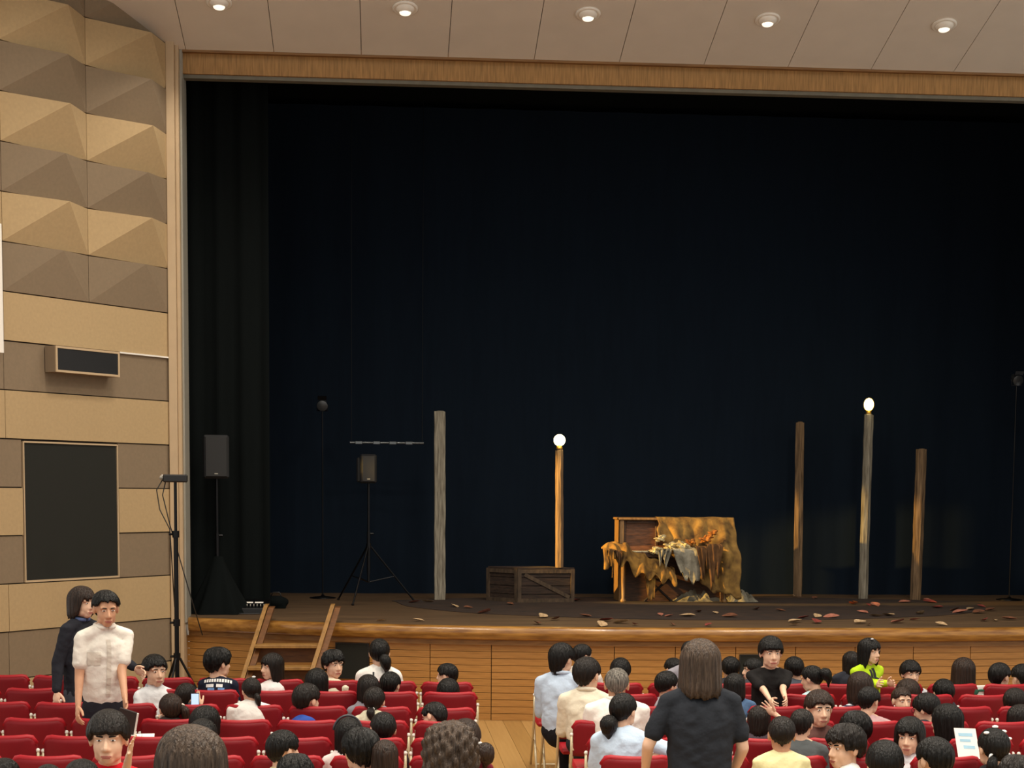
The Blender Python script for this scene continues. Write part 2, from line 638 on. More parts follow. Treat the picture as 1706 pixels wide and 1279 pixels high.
# slatted panels, 0.655 m wide
xa = at_y(717, 1120, 17.85).x
PWID = at_y(819, 1120, 17.75).x - xa
ph = 0.0765
plank_meshes = [mesh_of('plank', box(-PWID / 2 + 0.004, PWID / 2 - 0.004, -0.012, 0.012, 0.002, ph - 0.003), M_wood_front)]
i0 = -5
for i in range(i0, 12):
    cx = xa + (i + 0.5) * PWID
    if cx - PWID / 2 < -2.3 - PWID or cx > 8.8:
        continue
    ya, yb = front_y(cx - PWID / 2), front_y(cx + PWID / 2)
    ang = math.atan2(yb - ya, PWID)
    for j in range(11):
        o = obj('plank', plank_meshes[0], sf, (cx, (ya + yb) / 2 + 0.085, j * ph), (0, 0, ang))
        o.scale.x = (math.hypot(yb - ya, PWID) / PWID) * (1.03 if i <= -3 else 1.0)
for px0, px1, py0, py1, lab in ((556, 616, 1076, 1137, 'black access opening in stage front beside the wooden steps'),
                                (1226, 1268, 1087, 1135, 'black access opening in stage front behind standing boy in black')):
    a, b = at_y(px0, py0, 17.75), at_y(px1, py1, 17.75)
    e = empty('stage_vent', ((a.x + b.x) / 2, front_y((a.x + b.x) / 2) + 0.07, b.z))
    e.rotation_euler = (0, 0, math.atan2(front_y(b.x) - front_y(a.x), b.x - a.x))
    tag(e, lab, 'vent')
    w, h = (b.x - a.x) / 2, a.z - b.z
    part('vent_mesh', box(-w + 0.012, w - 0.012, -0.012, 0.0, 0.012, h - 0.012), M_darkpanel, e)
    part('vent_frame', join(box(-w, -w + 0.012, -0.018, 0.0, 0, h), box(w - 0.012, w, -0.018, 0, 0, h),
                            box(-w + 0.012, w - 0.012, -0.018, 0, 0, 0.012), box(-w + 0.012, w - 0.012, -0.018, 0, h - 0.012, h)), M_blackpaint, e)

# ---- valance beam and stage house
va = struct(part('trim_valance', box(-2.27, 9.5, 18.86, 18.98, 7.16, 7.45), M_valance))
struct(part('trim_curtain_track', box(-2.27, 9.5, 18.90, 19.02, 7.12, 7.16), mat('track_grey', '6e6a5c', 0.6)))
struct(part('trim_valance_shadow_strip', box(-2.27, 9.5, 18.80, 18.86, 7.38, 7.60), M_rail if False else M_wood_rail))  # darker strip stands in for the ceiling's shadow along the valance top
struct(part('ceiling_stage', box(-6, 12, 18.98, 24.2, 8.0, 8.1), M_black))
struct(part('wall_back_stage', box(-6, 12, 23.9, 24.1, SZ, 8.0), M_black))
struct(part('wall_left_stage', box(-6.1, -6.0, 18.9, 24.1, 0, 8.0), M_black))
struct(part('wall_right_stage', box(11.4, 11.5, 17.5, 24.1, 0, 8.0), M_black))
struct(part('wall_proscenium_left', box(-6.0, -2.42, 19.0, 19.1, 0, 8.2), M_trim))
struct(part('wall_above_opening', box(-6, 12, 18.99, 19.05, 7.46, 8.6), M_black))


def curtain(name, x0, x1, y, z0, z1, amp, wave, m, label):
    nx = max(8, int((x1 - x0) / wave * 8))
    V, Fc = [], []
    for i in range(nx + 1):
        x = x0 + (x1 - x0) * i / nx
        d = amp * (math.sin(2 * PI * x / wave) + 0.4 * math.sin(2 * PI * x / wave * 2.3 + 1))
        for z, kx in ((z0, 1.2), ((z0 + z1) / 2, 1.0), (z1, 0.8)):
            V.append((x, y + d * kx, z))
    o = len(V)
    V += [(a, b + 0.02, c) for a, b, c in V]
    for i in range(nx):
        for j in range(2):
            q = (3 * i + j, 3 * i + 3 + j, 3 * i + 4 + j, 3 * i + 1 + j)
            Fc.append(q)
            Fc.append(tuple(a + o for a in q[::-1]))
    ob = part(name, (np.array(V), Fc), m, None, True)
    return tag(ob, label, 'curtain')


curtain('stage_curtain', -5.9, -1.40, 20.0, SZ, 7.95, 0.025, 0.32, M_black, 'black curtain leg hanging at the left side of the stage')
curtain('stage_curtain', 8.4, 11.2, 20.0, SZ, 7.95, 0.05, 0.32, M_black, 'unseen black curtain leg added at the right side of the stage')  # out of view, added to keep light from leaking in at the right
curtain('backdrop_curtain', -4.5, 11.0, 23.4, SZ, 7.9, 0.02, 0.9, M_navy, 'huge dark navy backdrop curtain filling the back of the stage')

# ---- brown ground cloth on stage (oval front edge)
cc = at_z(1150, 1000, SZ)
V, Fc = [(cc.x, 21.0, SZ + 0.006)], []
N = 72
ga, gb = at_z(655, 1003, SZ), at_z(1655, 1010, SZ)
gc = at_z(1120, 1033, SZ)
cx = (ga.x + gb.x) / 2
rx = (gb.x - ga.x) / 2
for i in range(N):
    t = 2 * PI * i / N
    ct, st = math.cos(t), math.sin(t)
    y = 21.6 + (21.6 - gc.y) * st if st < 0 else 21.6 + 1.1 * st
    r = 1 + 0.012 * math.sin(7 * t) + 0.008 * math.sin(13 * t + 1)
    V.append((cx + rx * ct * r, y, SZ + 0.006))
m0 = len(V)
V += [(a, b, SZ + 0.001) for a, b, c in V[1:]]
for i in range(N):
    Fc.append((0, 1 + i, 1 + (i + 1) % N))
    Fc.append((1 + i, m0 + i, m0 + (i + 1) % N, 1 + (i + 1) % N))
gcl = tag(part('ground_cloth', (np.array(V), Fc), M_groundcloth), 'large dark brown oval ground cloth spread on stage floor', 'cloth')


# ---- weathered posts
def wood_post(px_t, py_t, px_b, py_b, wpx, sides, seed, m, label, base_z=None, y=None, taper=0.03):
    rnd = random.Random(seed)
    if y is None:
        b = at_z(px_b, py_b, base_z)
    else:
        b = at_y(px_b, py_b, y)
        b.z = base_z
    t = at_y(px_t, py_t, b.y)
    r = wpx / 2 * b.y / F_PX
    h = t.z - b.z
    n, rings = sides, 14
    V, Fc = [], []
    ph = [rnd.uniform(-0.08, 0.08) for _ in range(n)]
    off = PI / n if sides == 4 else 0.2
    rr = r * (1.36 if sides == 4 else 1.04)
    for i in range(rings + 1):
        s = i / rings
        c = Vector((0, 0, 0)).lerp(Vector((t.x - b.x, 0, h)), s) + Vector((rnd.uniform(-1, 1), rnd.uniform(-1, 1), 0)) * r * 0.04
        for k in range(n):
            a = 2 * PI * k / n + off
            q = rr * (1 + ph[k] + rnd.uniform(-0.03, 0.03)) * (1 - taper * s)
            V.append((c.x + q * math.cos(a), c.y + q * math.sin(a), c.z + (rnd.uniform(-0.01, 0.012) if i == rings else 0)))
    for i in range(rings):
        for k in range(n):
            Fc.append((i * n + k, i * n + (k + 1) % n, (i + 1) * n + (k + 1) % n, (i + 1) * n + k))
    Fc.append(tuple(range(n))[::-1])
    Fc.append(tuple(rings * n + k for k in range(n)))
    e = empty('wooden_post', b)
    tag(e, label, 'post', 'weathered posts on the stage')
    part('shaft', (np.array(V), Fc), m, e)
    rt = rr * 1.02 * (1 - taper)
    part('end_cap', xf(lathe([(rt * 0.55, -0.004), (rt * 0.62, 0.002), (rt * 0.5, 0.014), (rt * 0.1, 0.016)], 12), Matrix.Translation((t.x - b.x, 0, h))), m, e)
    return e, t


M_post = mat('weathered_wood', '9a9382', 0.85, hex2='5a5245', scale=3, stretch=(14, 14, 1.2), bump=0.6, bscale=5)
M_post2 = mat('brown_post_wood', '8c7152', 0.85, hex2='4a3826', scale=3, stretch=(14, 14, 1.0), bump=0.6, bscale=5)
wood_post(733, 686, 733, 999, 19, 4, 1, M_post, 'square weathered grey post standing leftmost on stage', SZ)
wood_post(1333, 704, 1329, 993, 16, 6, 3, M_post2, 'weathered post standing right beside the draped piano, no bulb', SZ)
_, T4 = wood_post(1447, 691, 1437, 997, 16, 8, 4, M_post, 'tallest post on stage, topped by a lit caged bulb', SZ)
wood_post(1536, 749, 1526, 999, 18, 7, 5, M_post2, 'shortest bare post standing rightmost on stage', SZ)

# ---- crate
c0 = at_z(862, 1004, SZ)
cl = at_z(812, 1000, SZ)
cr = at_z(954, 1002, SZ)
M_crate = mat('crate_wood', '3c2a1e', 0.85, hex2='221811', scale=3, stretch=(2, 6, 14), bump=0.4)
M_batten = mat('crate_batten', '544332', 0.85, hex2='33271b', scale=3, stretch=(8, 8, 3), bump=0.3)
yb = c0.y
ztop = at_y(862, 948, yb).z
CH = ztop - SZ
crate = empty('wooden_crate', (c0.x, c0.y, SZ))
tag(crate, 'low dark wooden crate with battens under the bulb-topped post', 'crate')
WR, WL = (cr.x - c0.x) * 1.0, (c0.x - cl.x)
DL = WL * 1.1
# front face along +x, slightly receding; left face receding to the back-left
fx = Vector((WR, 0.12, 0))
lx = Vector((-WL, 0.40, 0))


def face_bar(p, q, th, off, name, m, nrm):
    p, q = Vector(p), Vector(q)
    d = (q - p)
    L = d.length
    d.normalize()
    nn = Vector(nrm).normalized()
    up = nn.cross(d)
    Mx = Matrix(((d.x, nn.x, up.x, p.x), (d.y, nn.y, up.y, p.y), (d.z, nn.z, up.z, p.z), (0, 0, 0, 1)))
    return part(name, xf(box(0, L, 0, off, -th / 2, th / 2), Mx), m, crate)


nf = Vector((fx.y, -fx.x, 0)).normalized()
nl = Vector((lx.y, -lx.x, 0)).normalized() * -1
for face, nrm in ((fx, nf), (lx, nl)):
    for j in range(4):
        z = CH * (j + 0.5) / 4
        face_bar(Vector((0, 0, z)), face + Vector((0, 0, z)), CH / 4 - 0.008, -0.02, 'plank', M_crate, -nrm if False else nrm)
    for s in (0.03, 0.97):
        p = face * s
        face_bar(p, p + Vector((0, 0, CH)), 0.05, 0.022, 'batten', M_batten, nrm)
    face_bar(face * 0.06 + Vector((0, 0, CH - 0.03)), face * 0.94 + Vector((0, 0, CH - 0.03)), 0.05, 0.02, 'rail', M_batten, nrm)
    face_bar(face * 0.06 + Vector((0, 0, 0.03)), face * 0.94 + Vector((0, 0, 0.03)), 0.05, 0.02, 'rail', M_batten, nrm)
face_bar(fx * 0.12 + Vector((0, 0, CH - 0.07)), fx * 0.92 + Vector((0, 0, 0.07)), 0.05, 0.015, 'brace', M_batten, nf)
top = [(0, 0), (fx.x, fx.y), (fx.x + lx.x, fx.y + lx.y), (lx.x, lx.y)]
part('lid', (np.array([(x, y, CH - 0.001) for x, y in top] + [(x, y, CH + 0.02) for x, y in top]),
             [(3, 2, 1, 0), (4, 5, 6, 7), (0, 1, 5, 4), (1, 2, 6, 5), (2, 3, 7, 6), (3, 0, 4, 7)]), M_crate, crate)
part('back_board', (np.array([(fx.x, fx.y, 0), (fx.x + lx.x, fx.y + lx.y, 0), (lx.x, lx.y, 0), (fx.x, fx.y, CH), (fx.x + lx.x, fx.y + lx.y, CH), (lx.x, lx.y, CH)]),
                    [(0, 1, 4, 3), (1, 2, 5, 4)]), M_crate, crate)
P2y = yb + 0.12
_, T2 = wood_post(932, 750, 932, 946, 14, 8, 9, M_post2, 'slim post on the crate, topped by a lit round bulb', SZ + CH + 0.02, P2y)


# ---- bulbs
def bulb(t, rad, egg, label, power):
    e = empty('light_bulb', t + Vector((0, 0, 0.016)))
    tag(e, label, 'bulb', 'lit bulbs on posts')
    part('socket', lathe([(rad * 0.55, 0), (rad * 0.6, 0.01), (rad * 0.5, 0.03), (rad * 0.42, 0.05)], 16), mat('brass', 'b08a3c', 0.4, metal=0.8), e, True)
    zc = 0.04 + rad * egg
    part('globe', ellipsoid((0, 0, zc), (rad, rad, rad * egg), 20, 14), mat('bulb_glass', 'fff4c8', 0.3, 0.02, emit='ffe9a0', estr=9.0), e, True)
    if egg > 1.1:
        for k in range(5):
            pts = [(rad * 1.12 * math.sin(a) * math.cos(k * 2 * PI / 5), rad * 1.12 * math.sin(a) * math.sin(k * 2 * PI / 5), zc - rad * egg * 1.06 * math.cos(a))
                   for a in [0.35 + 2.6 * i / 8 for i in range(9)]]
            part('cage_wire', tube(pts, 0.0035, 6), mat('brass', 'b08a3c'), e, True)
    pd = bpy.data.lights.new('bulb_lamp', 'POINT')
    pd.energy = power
    pd.color = (1.0, 0.80, 0.35)
    pd.shadow_soft_size = rad
    po = bpy.data.objects.new('bulb_lamp', pd)
    col.objects.link(po)
    po.location = t + Vector((0, -rad * 1.3, zc + 0.016))


bulb(T2, 0.078, 1.0, 'glowing round bulb on the slim post above the crate', 5)
bulb(T4, 0.066, 1.35, 'glowing egg-shaped bulb in wire cage on the tallest post', 3)

# ---- piano-like stage piece
pb = at_z(1032, 1000, SZ)
pr = at_z(1205, 999, SZ)
py0 = 21.75
PX0, PX1 = at_y(1031, 990, py0).x, at_y(1206, 990, py0).x
PT = at_y(1100, 862, py0 + 0.3).z
PK = at_y(1100, 915, py0).z
M_pw = mat('piano_wood', '5a3a24', 0.55, hex2='33200f', scale=3, stretch=(3, 6, 14), bump=0.2)
M_pw2 = mat('piano_panel', '7a4c2b', 0.5, hex2='4a2d18', scale=3, stretch=(3, 6, 14), bump=0.2)
M_pl = mat('piano_edge', '9a7546', 0.5, hex2='6d4f2c', scale=3, stretch=(10, 10, 2))
piano = empty('upright_piano', (PX0, py0, SZ))
tag(piano, 'old brown upright piano covered with ragged cloths on stage', 'piano')
W = PX1 - PX0
hT, hK = PT - SZ, PK - SZ
part('side_panel', box(0, 0.06, 0.0, 0.5, 0, hT - 0.03, 0.006), M_pl, piano)
part('side_panel', box(W - 0.05, W, 0.0, 0.5, 0, hT - 0.03, 0.006), M_pw, piano)
part('top_lid', box(-0.02, W + 0.02, -0.03, 0.52, hT - 0.03, hT, 0.008), M_pl, piano)
up = part('upper_panel', box(0.06, W - 0.05, 0.10, 0.13, hK, hT - 0.03), M_pw2, piano)
for a in ((0.06, 0.10, hK + 0.02, hT - 0.04), (0.50, 0.54, hK + 0.02, hT - 0.04), (0.10, 0.50, hT - 0.08, hT - 0.04)):
    part('molding', box(a[0], a[1], 0.07, 0.10, a[2], a[3], 0.005), M_pw, up)
part('lower_panel', box(0.06, W - 0.05, 0.06, 0.09, 0.08, hK - 0.1), M_pw, piano)
part('kickboard', box(0.06, W - 0.05, 0.04, 0.07, 0.0, 0.08), M_pw, piano)
ks = part('key_shelf', box(0.0, W, -0.26, 0.10, hK - 0.1, hK - 0.03, 0.008), M_pw, piano)
part('fall_board', box(0.06, W - 0.05, 0.02, 0.10, hK - 0.03, hK + 0.05, 0.006), M_pw2, piano)
kme = mesh_of('key', box(0, 0.021, -0.2, 0.02, 0, 0.012), mat('ivory_key', 'cfc3a2', 0.4))
for i in range(52):
    if 0.08 + i * 0.0235 < W - 0.1:
        obj('key', kme, ks, (0.08 + i * 0.0235, -0.01, hK - 0.03))
for x in (0.0, W - 0.06):
    part('front_leg', xf(lathe([(0.035, 0), (0.04, 0.03), (0.022, 0.06), (0.03, 0.3), (0.036, hK - 0.2), (0.04, hK - 0.1)], 14), Matrix.Translation((x + 0.03, -0.2, 0))), M_pl, piano, True)
part('back_panel', box(0.06, W - 0.05, 0.46, 0.5, 0, hT - 0.03), M_pw, piano)


def noise1(rnd, n):
    return [rnd.uniform(-1, 1) for _ in range(n)]


def cloth_sheet(name, path_fn, nu, nv, m, label, seed, cat='cloth', thick=0.006, loc=(0, 0, 0), group=None):
    V, Fc = [], []
    for i in range(nu + 1):
        for j in range(nv + 1):
            V.append(tuple(path_fn(i / nu, j / nv)))
    for i in range(nu):
        for j in range(nv):
            a = i * (nv + 1) + j
            Fc.append((a, a + nv + 1, a + nv + 2, a + 1))
    o = part(name, (np.array(V), Fc), m, None, True, loc)
    s = o.modifiers.new('s', 'SOLIDIFY')
    s.thickness = thick
    s.offset = 0
    return tag(o, label, cat, group)


def fold(u, v, seed):
    return (math.sin(u * 17 + seed) * 0.5 + math.sin(u * 31 + seed * 2 + v * 3) * 0.3 + math.sin(u * 9 - v * 7 + seed) * 0.4)


def hem(u, seed):
    return 0.10 * math.sin(u * 7 + seed) + 0.07 * math.sin(u * 19 + 2 * seed) + 0.04 * math.sin(u * 41 + seed)


O = Vector((PX0, py0, SZ))


def ochre(u, v):
    # from the back of the lid over its front edge and down, spreading over the right half
    x = 0.52 + (W + 0.10 - 0.52) * u + 0.10 * v * (u - 0.3)
    L = 0.30 + (1.0 + 0.12 * max(0, u - 0.6) + 0.08 * min(1, max(0, u - 0.45) * 5) + 0.34 * hem(u, 1.0)) * (0.28 + 0.72 * min(1, max(0, (u - 0.05) * 2.2)) ** 0.7)
    s = v * L
    if s < 0.30:
        return O + Vector((x, 0.28 - s, hT + 0.008 + 0.006 * fold(u, v, 1)))
    d = s - 0.30
    y = -0.035 - 0.40 * min(1.0, d / 0.5) ** 1.2 * 0.75 - 0.055 * fold(u * 1.3, v, 2) * min(1, d * 4)
    return O + Vector((x + 0.02 * fold(v, u, 3), y, hT + 0.008 - d * 0.92))


M_ochre = mat('ochre_cloth', 'a07c3e', 0.95, hex2='4d361c', scale=7, bump=0.6, bscale=14)
cloth_sheet('draped_cloth', ochre, 56, 40, M_ochre, 'ochre ragged cloth draped over the right half of the piano', 1)


def amber(u, v):
    # cloth thrown over the left end of the shelf, running down to the right as a sash
    x = -0.28 + 0.98 * u
    ridge = hK + 0.06 + 0.035 * math.sin(min(1, u / 0.45) * PI) - 0.42 * max(0, u - 0.22) ** 1.15
    wid = 0.20 + 0.10 * math.sin(u * PI) + 0.09 * hem(u * 1.4, 3)
    if u < 0.3:
        wid += 0.10 * (0.3 - u) / 0.3
    y = -0.20 - 0.30 * math.sin(min(1, v * 1.2) * PI / 2) + 0.04 * fold(u * 1.5, v, 4) + 0.010 * math.sin(u * 60 + v * 9)
    z = ridge - wid * max(0, v - 0.25) ** 1.1 * 1.25 + 0.03 * fold(u * 1.6, v, 5) + 0.012 * math.sin(u * 47 - v * 14) - 0.05 * math.sin(u * 33) * v
    return O + Vector((x, y, z))


M_amber = mat('golden_cloth', '9c7432', 0.95, hex2='46301a', scale=7, bump=0.6, bscale=14)
cloth_sheet('ragged_cloth', amber, 80, 22, M_amber, 'golden ragged cloth sagging off the left end of the piano', 4)


def hang(u, v):
    x = 0.27 + 0.17 * u * (1 - 0.5 * v) + 0.06 * v
    return O + Vector((x, -0.42 + 0.02 * fold(u, v, 7), hK - 0.20 - v * (0.45 + 0.15 * hem(u, 5)) + 0.0))


cloth_sheet('hanging_rag', hang, 10, 14, M_amber, 'narrow golden rag hanging in front of the piano leg', 7)


def greyrag(u, v):
    x = 0.86 + 0.42 * (u - 0.5) * (1.1 - 0.45 * v * v) + 0.04 * v
    s = v * (0.40 + 0.20 * math.sin(u * PI) + 0.5 * hem(u, 8))
    if s < 0.12:
        return O + Vector((x, -0.34 - s, hK + 0.03 + 0.01 * fold(u, v, 3)))
    return O + Vector((x, -0.47 - 0.02 * fold(u, v, 8), hK + 0.03 - (s - 0.12)))


M_greyc = mat('grey_rag', 'a8a290', 0.95, hex2='5c574a', scale=6, bump=0.7, bscale=18)
cloth_sheet('grey_rag', greyrag, 16, 16, M_greyc, 'grey rag hanging over the middle of the piano shelf', 8)


def crumple(name, cx, cy, rx, ry, h, seed, m, label, z=SZ, cat='cloth', group=None):
    rnd = random.Random(seed)
    ph = [rnd.uniform(0, 6.28) for _ in range(8)]
    V, Fc = [], []
    nu, nv = 36, 12
    for j in range(nv + 1):
        s = j / nv
        for i in range(nu):
            t = 2 * PI * i / nu
            rr = s * (1 + 0.16 * math.sin(3 * t + ph[0]) + 0.10 * math.sin(7 * t + ph[1]) + 0.05 * math.sin(13 * t + ph[2]))
            zz = h * (1 - s ** 1.6) * (0.75 + 0.25 * math.sin(5 * t + ph[3] + 4 * s)) + h * 0.22 * math.sin(9 * t + 11 * s + ph[4]) * s * (1 - s) * 3
            V.append((cx + rx * rr * math.cos(t), cy + ry * rr * math.sin(t), z + max(0.004, zz + 0.006)))
    for j in range(nv):
        for i in range(nu):
            Fc.append((j * nu + i, j * nu + (i + 1) % nu, (j + 1) * nu + (i + 1) % nu, (j + 1) * nu + i))
    Fc.append(tuple(nv * nu + i for i in range(nu))[::-1])
    o = part(name, (np.array(V), Fc), m, None, False)
    return tag(o, label, cat, group)


a, b = at_z(1150, 998, SZ), at_z(1210, 998, SZ)
crumple('crumpled_cloth', a.x, a.y - 0.42, 0.42, 0.2, 0.17, 3, M_greyc, 'long crumpled grey cloth heaped on floor before the piano')
crumple('crumpled_cloth', b.x + 0.08, b.y - 0.50, 0.23, 0.16, 0.16, 5, M_greyc, 'small crumpled grey cloth heap at piano right foot')
M_scrap = mat('paper_scrap', 'd6c9a0', 0.9, hex2='8a774c', scale=9)
M_oscrap = mat('orange_scrap', 'b5742e', 0.9, hex2='7c4a1e', scale=9)
for i, (px, py, r, mm, lab) in enumerate(((1100, 897, .07, M_scrap, 'pale crumpled scrap lying leftmost on the piano keyboard'),
                                         (1118, 911, .09, M_scrap, 'wide pale crumpled scrap on the piano keyboard centre'),
                                         (1092, 917, .08, M_scrap, 'pale paper scrap at the front edge of piano shelf'),
                                         (1150, 903, .07, M_oscrap, 'orange crumpled scrap right of the grey rag on piano'),
                                         (1176, 898, .08, M_oscrap, 'bright orange crumpled scrap high on the ochre cloth'),
                                         (1187, 888, .06, M_oscrap, 'small orange scrap topmost on the ochre cloth'),
                                         (1138, 908, .09, M_scrap, 'pale scrap bundle above the grey hanging rag'))):
    p = at_y(px, py, py0 - 0.28 - 0.02 * i)
    v_, f_ = ellipsoid((0, 0, 0), (1, 1, 1), 18, 12)
    rs = random.Random(40 + i)
    k_ = [rs.uniform(0, 6.28) for _ in range(6)]
    for q in range(len(v_)):
        x_, y_, z_ = v_[q]
        d_ = 1 + 0.30 * math.sin(4 * x_ + 5 * z_ + k_[0]) + 0.22 * math.sin(7 * y_ - 6 * x_ + k_[1]) + 0.15 * math.sin(11 * z_ + 9 * x_ + k_[2])
        v_[q] = (x_ * d_ * r, y_ * d_ * r * 0.7, z_ * d_ * r * 0.55 + 0.25 * x_ * r * math.sin(k_[3]))
    tag(part('cloth_scrap', (v_, f_), mm, None, False, p), lab, 'scrap', 'scraps on the piano')
M_orag = mat('brown_rag', '74502c', 0.95, hex2='3a2616', scale=5, bump=0.6, bscale=14)
for i, (u0, wid, dz, L, mm, lab) in enumerate(((1.02, 0.16, 0.02, 0.34, M_orag, 'brown rag strip hanging right of the grey rag'),
                                              (1.20, 0.20, 0.05, 0.46, M_orag, 'rust brown rag hanging near piano right end'),
                                              (0.55, 0.18, -0.02, 0.16, M_greyc, 'short grey rag on the left of the piano keyboard'),
                                              (-0.22, 0.10, -0.02, 0.20, M_amber, 'thin golden rag hanging off the far left piano end'),
                                              (-0.10, 0.12, -0.04, 0.13, M_orag, 'short brown rag hanging off the left piano end'))):
    def strip(u, v, u0=u0, wid=wid, dz=dz, L=L, i=i):
        s = v * (L + 0.14 + 0.9 * hem(u * 0.8, i))
        if s < 0.14:
            return O + Vector((u0 + wid * (u - 0.5), -0.38 - s, hK + 0.04 + dz))
        return O + Vector((u0 + wid * (u - 0.5) * (1.3 - v * 0.8) + 0.05 * v * math.sin(i * 2 + 1), -0.53 - 0.04 * fold(u, v, i), hK + 0.04 + dz - (s - 0.14)))
    cloth_sheet('rag_strip', strip, 12, 14, mm, lab, i)

# crossed-leg stool before the piano
st = at_z(1092, 1001, SZ)
stool = empty('folding_stool', (st.x, st.y - 0.06, SZ))
tag(stool, 'dark folding stool with crossed legs before the piano', 'stool')
M_dk = mat('dark_stool_wood', '241812', 0.6, 0.15)
for y in (-0.14, 0.14):
    part('leg', tube([(-0.19, y, 0.01), (0.17, y, 0.34)], 0.016, 8), M_dk, stool)
    part('leg', tube([(0.19, y + 0.03, 0.01), (-0.17, y + 0.03, 0.34)], 0.016, 8), M_dk, stool)
part('seat', tube([(-0.17, 0, 0.345), (-0.08, 0, 0.325), (0, 0, 0.315), (0.08, 0, 0.325), (0.17, 0, 0.345)], 0.17, 4, True, 0.04, (0, 1, 0)), M_dk, stool)
for x in (-0.18, 0.18):
    part('foot_bar', tube([(x, -0.15, 0.016), (x, 0.18, 0.016)], 0.014, 8), M_dk, stool)

# ---- fallen leaves
leaf_v = []
for i in range(7):
    t = i / 6
    w = 0.5 * math.sin(PI * min(1, t * 1.02)) ** 0.8 * (1 - 0.2 * t)
    zc = 0.28 * (t - 0.5) ** 2
    leaf_v += [(t - 0.5, -w * 0.6, zc + 0.22 * w), (t - 0.5, 0, zc), (t - 0.5, w * 0.6, zc + 0.34 * w)]
leaf_f = []
for i in range(6):
    for j in range(2):
        leaf_f.append((3 * i + j, 3 * i + j + 1, 3 * i + 4 + j, 3 * i + 3 + j))
LM = [mat('leaf_' + n, c, 0.8, hex2=c2, scale=6) for n, c, c2 in (('red', '8d3a2e', '5d231c'), ('brown', '7a4a30', '4a2c1c'), ('tan', 'c4a680', '94774f'), ('pink', 'b06e58', '84503f'))]
leaf_me = []
for m in LM:
    me = mesh_of('leaf', (np.array(leaf_v), leaf_f), m, True)
    leaf_me.append(me)
leaf_px = [(690, 1003, 3), (712, 1002, 2), (757, 1010, 2), (780, 1012, 1), (807, 1020, 3), (635, 1034, 2), (697, 1033, 2), (925, 1031, 1),
           (895, 1038, 1), (950, 996, 3), (960, 1000, 0), (1010, 1033, 0), (1003, 1041, 2), (1035, 1037, 2), (1058, 1040, 3), (1100, 1024, 3),
           (1115, 1026, 3), (1145, 1026, 2), (1163, 1019, 1), (1192, 1021, 2), (1216, 1027, 1), (1180, 1041, 0), (1120, 1040, 1), (1325, 1035, 2),
           (1322, 1040, 2), (1338, 1029, 0), (1362, 1027, 2), (1360, 1036, 0), (1385, 1028, 3), (1433, 1037, 2), (1448, 1040, 1), (1425, 1004, 3),
           (1447, 1008, 0), (1420, 1006, 0), (1458, 1008, 3), (1437, 1020, 3), (1460, 1026, 2), (1495, 1036, 3), (1524, 1032, 3), (1533, 1022, 2),
           (1507, 1003, 3), (1545, 999, 3), (1549, 1003, 0), (1568, 1040, 2), (1590, 1016, 1), (1617, 1015, 2), (1635, 1010, 0), (1650, 1016, 1),
           (1640, 1033, 0), (1657, 1033, 2), (1682, 1031, 1), (1324, 993, 2), (1357, 996, 1), (1260, 1015, 1), (1300, 1017, 1), (1480, 1025, 2),
           (850, 1006, 1), (905, 1027, 2), (975, 1026, 1), (1562, 1012, 0), (1600, 1020, 3), (1630, 1020, 1)]
rl = random.Random(11)
for px, py, k in leaf_px:
    p = at_z(px, min(py, 1042.0), SZ + 0.012)
    sz = rl.uniform(0.12, 0.23)
    o = obj('fallen_leaf', leaf_me[k], None, (p.x, p.y, SZ + 0.012), (rl.uniform(-0.3, 0.3), rl.uniform(-0.2, 0.2), rl.uniform(0, 6.28)))
    o.scale = (sz, sz, sz)
    where = ('before the square post' if px < 800 else 'before the wooden crate' if px < 985 else 'before the draped piano' if px < 1250 else
             'before the post beside the piano' if px < 1400 else 'around the tallest post' if px < 1482 else 'around the shortest post' if px < 1575 else 'at the right end of stage')
    depth = 'on the stage edge' if py > 1029 else 'on the brown cloth' if py > 1009 else 'far back on the cloth'
    tag(o, 'dry %s leaf lying %s %s' % (('red', 'brown', 'tan', 'pinkish')[k], depth, where), 'leaf',
        'fallen %s leaves scattered on the stage' % ('red', 'brown', 'tan', 'pinkish')[k])


# ---- loudspeakers on stands
def loudspeaker(px0, px1, py0_, py1_, y, turn, label):
    a, b = at_y(px0, py0_, y), at_y(px1, py1_, y)
    w, h = b.x - a.x, a.z - b.z
    e = empty('loudspeaker', ((a.x + b.x) / 2, y, b.z), turn)
    tag(e, label, 'speaker')
    bx = box(-w / 2, w / 2, 0, 0.3, 0, h, 0.02)
    bx[0][bx[0][:, 1] > 0.2, 0] *= 0.7
    part('cabinet', bx, M_blackpaint, e)
    part('grille', box(-w / 2 + 0.025, w / 2 - 0.025, -0.012, 0.004, 0.02, h - 0.02, 0.008), M_grille, e)
    part('badge', box(-0.02, 0.02, -0.015, -0.01, 0.05, 0.062), M_trimgrey, e)
    return e, (a.x + b.x) / 2, b.z


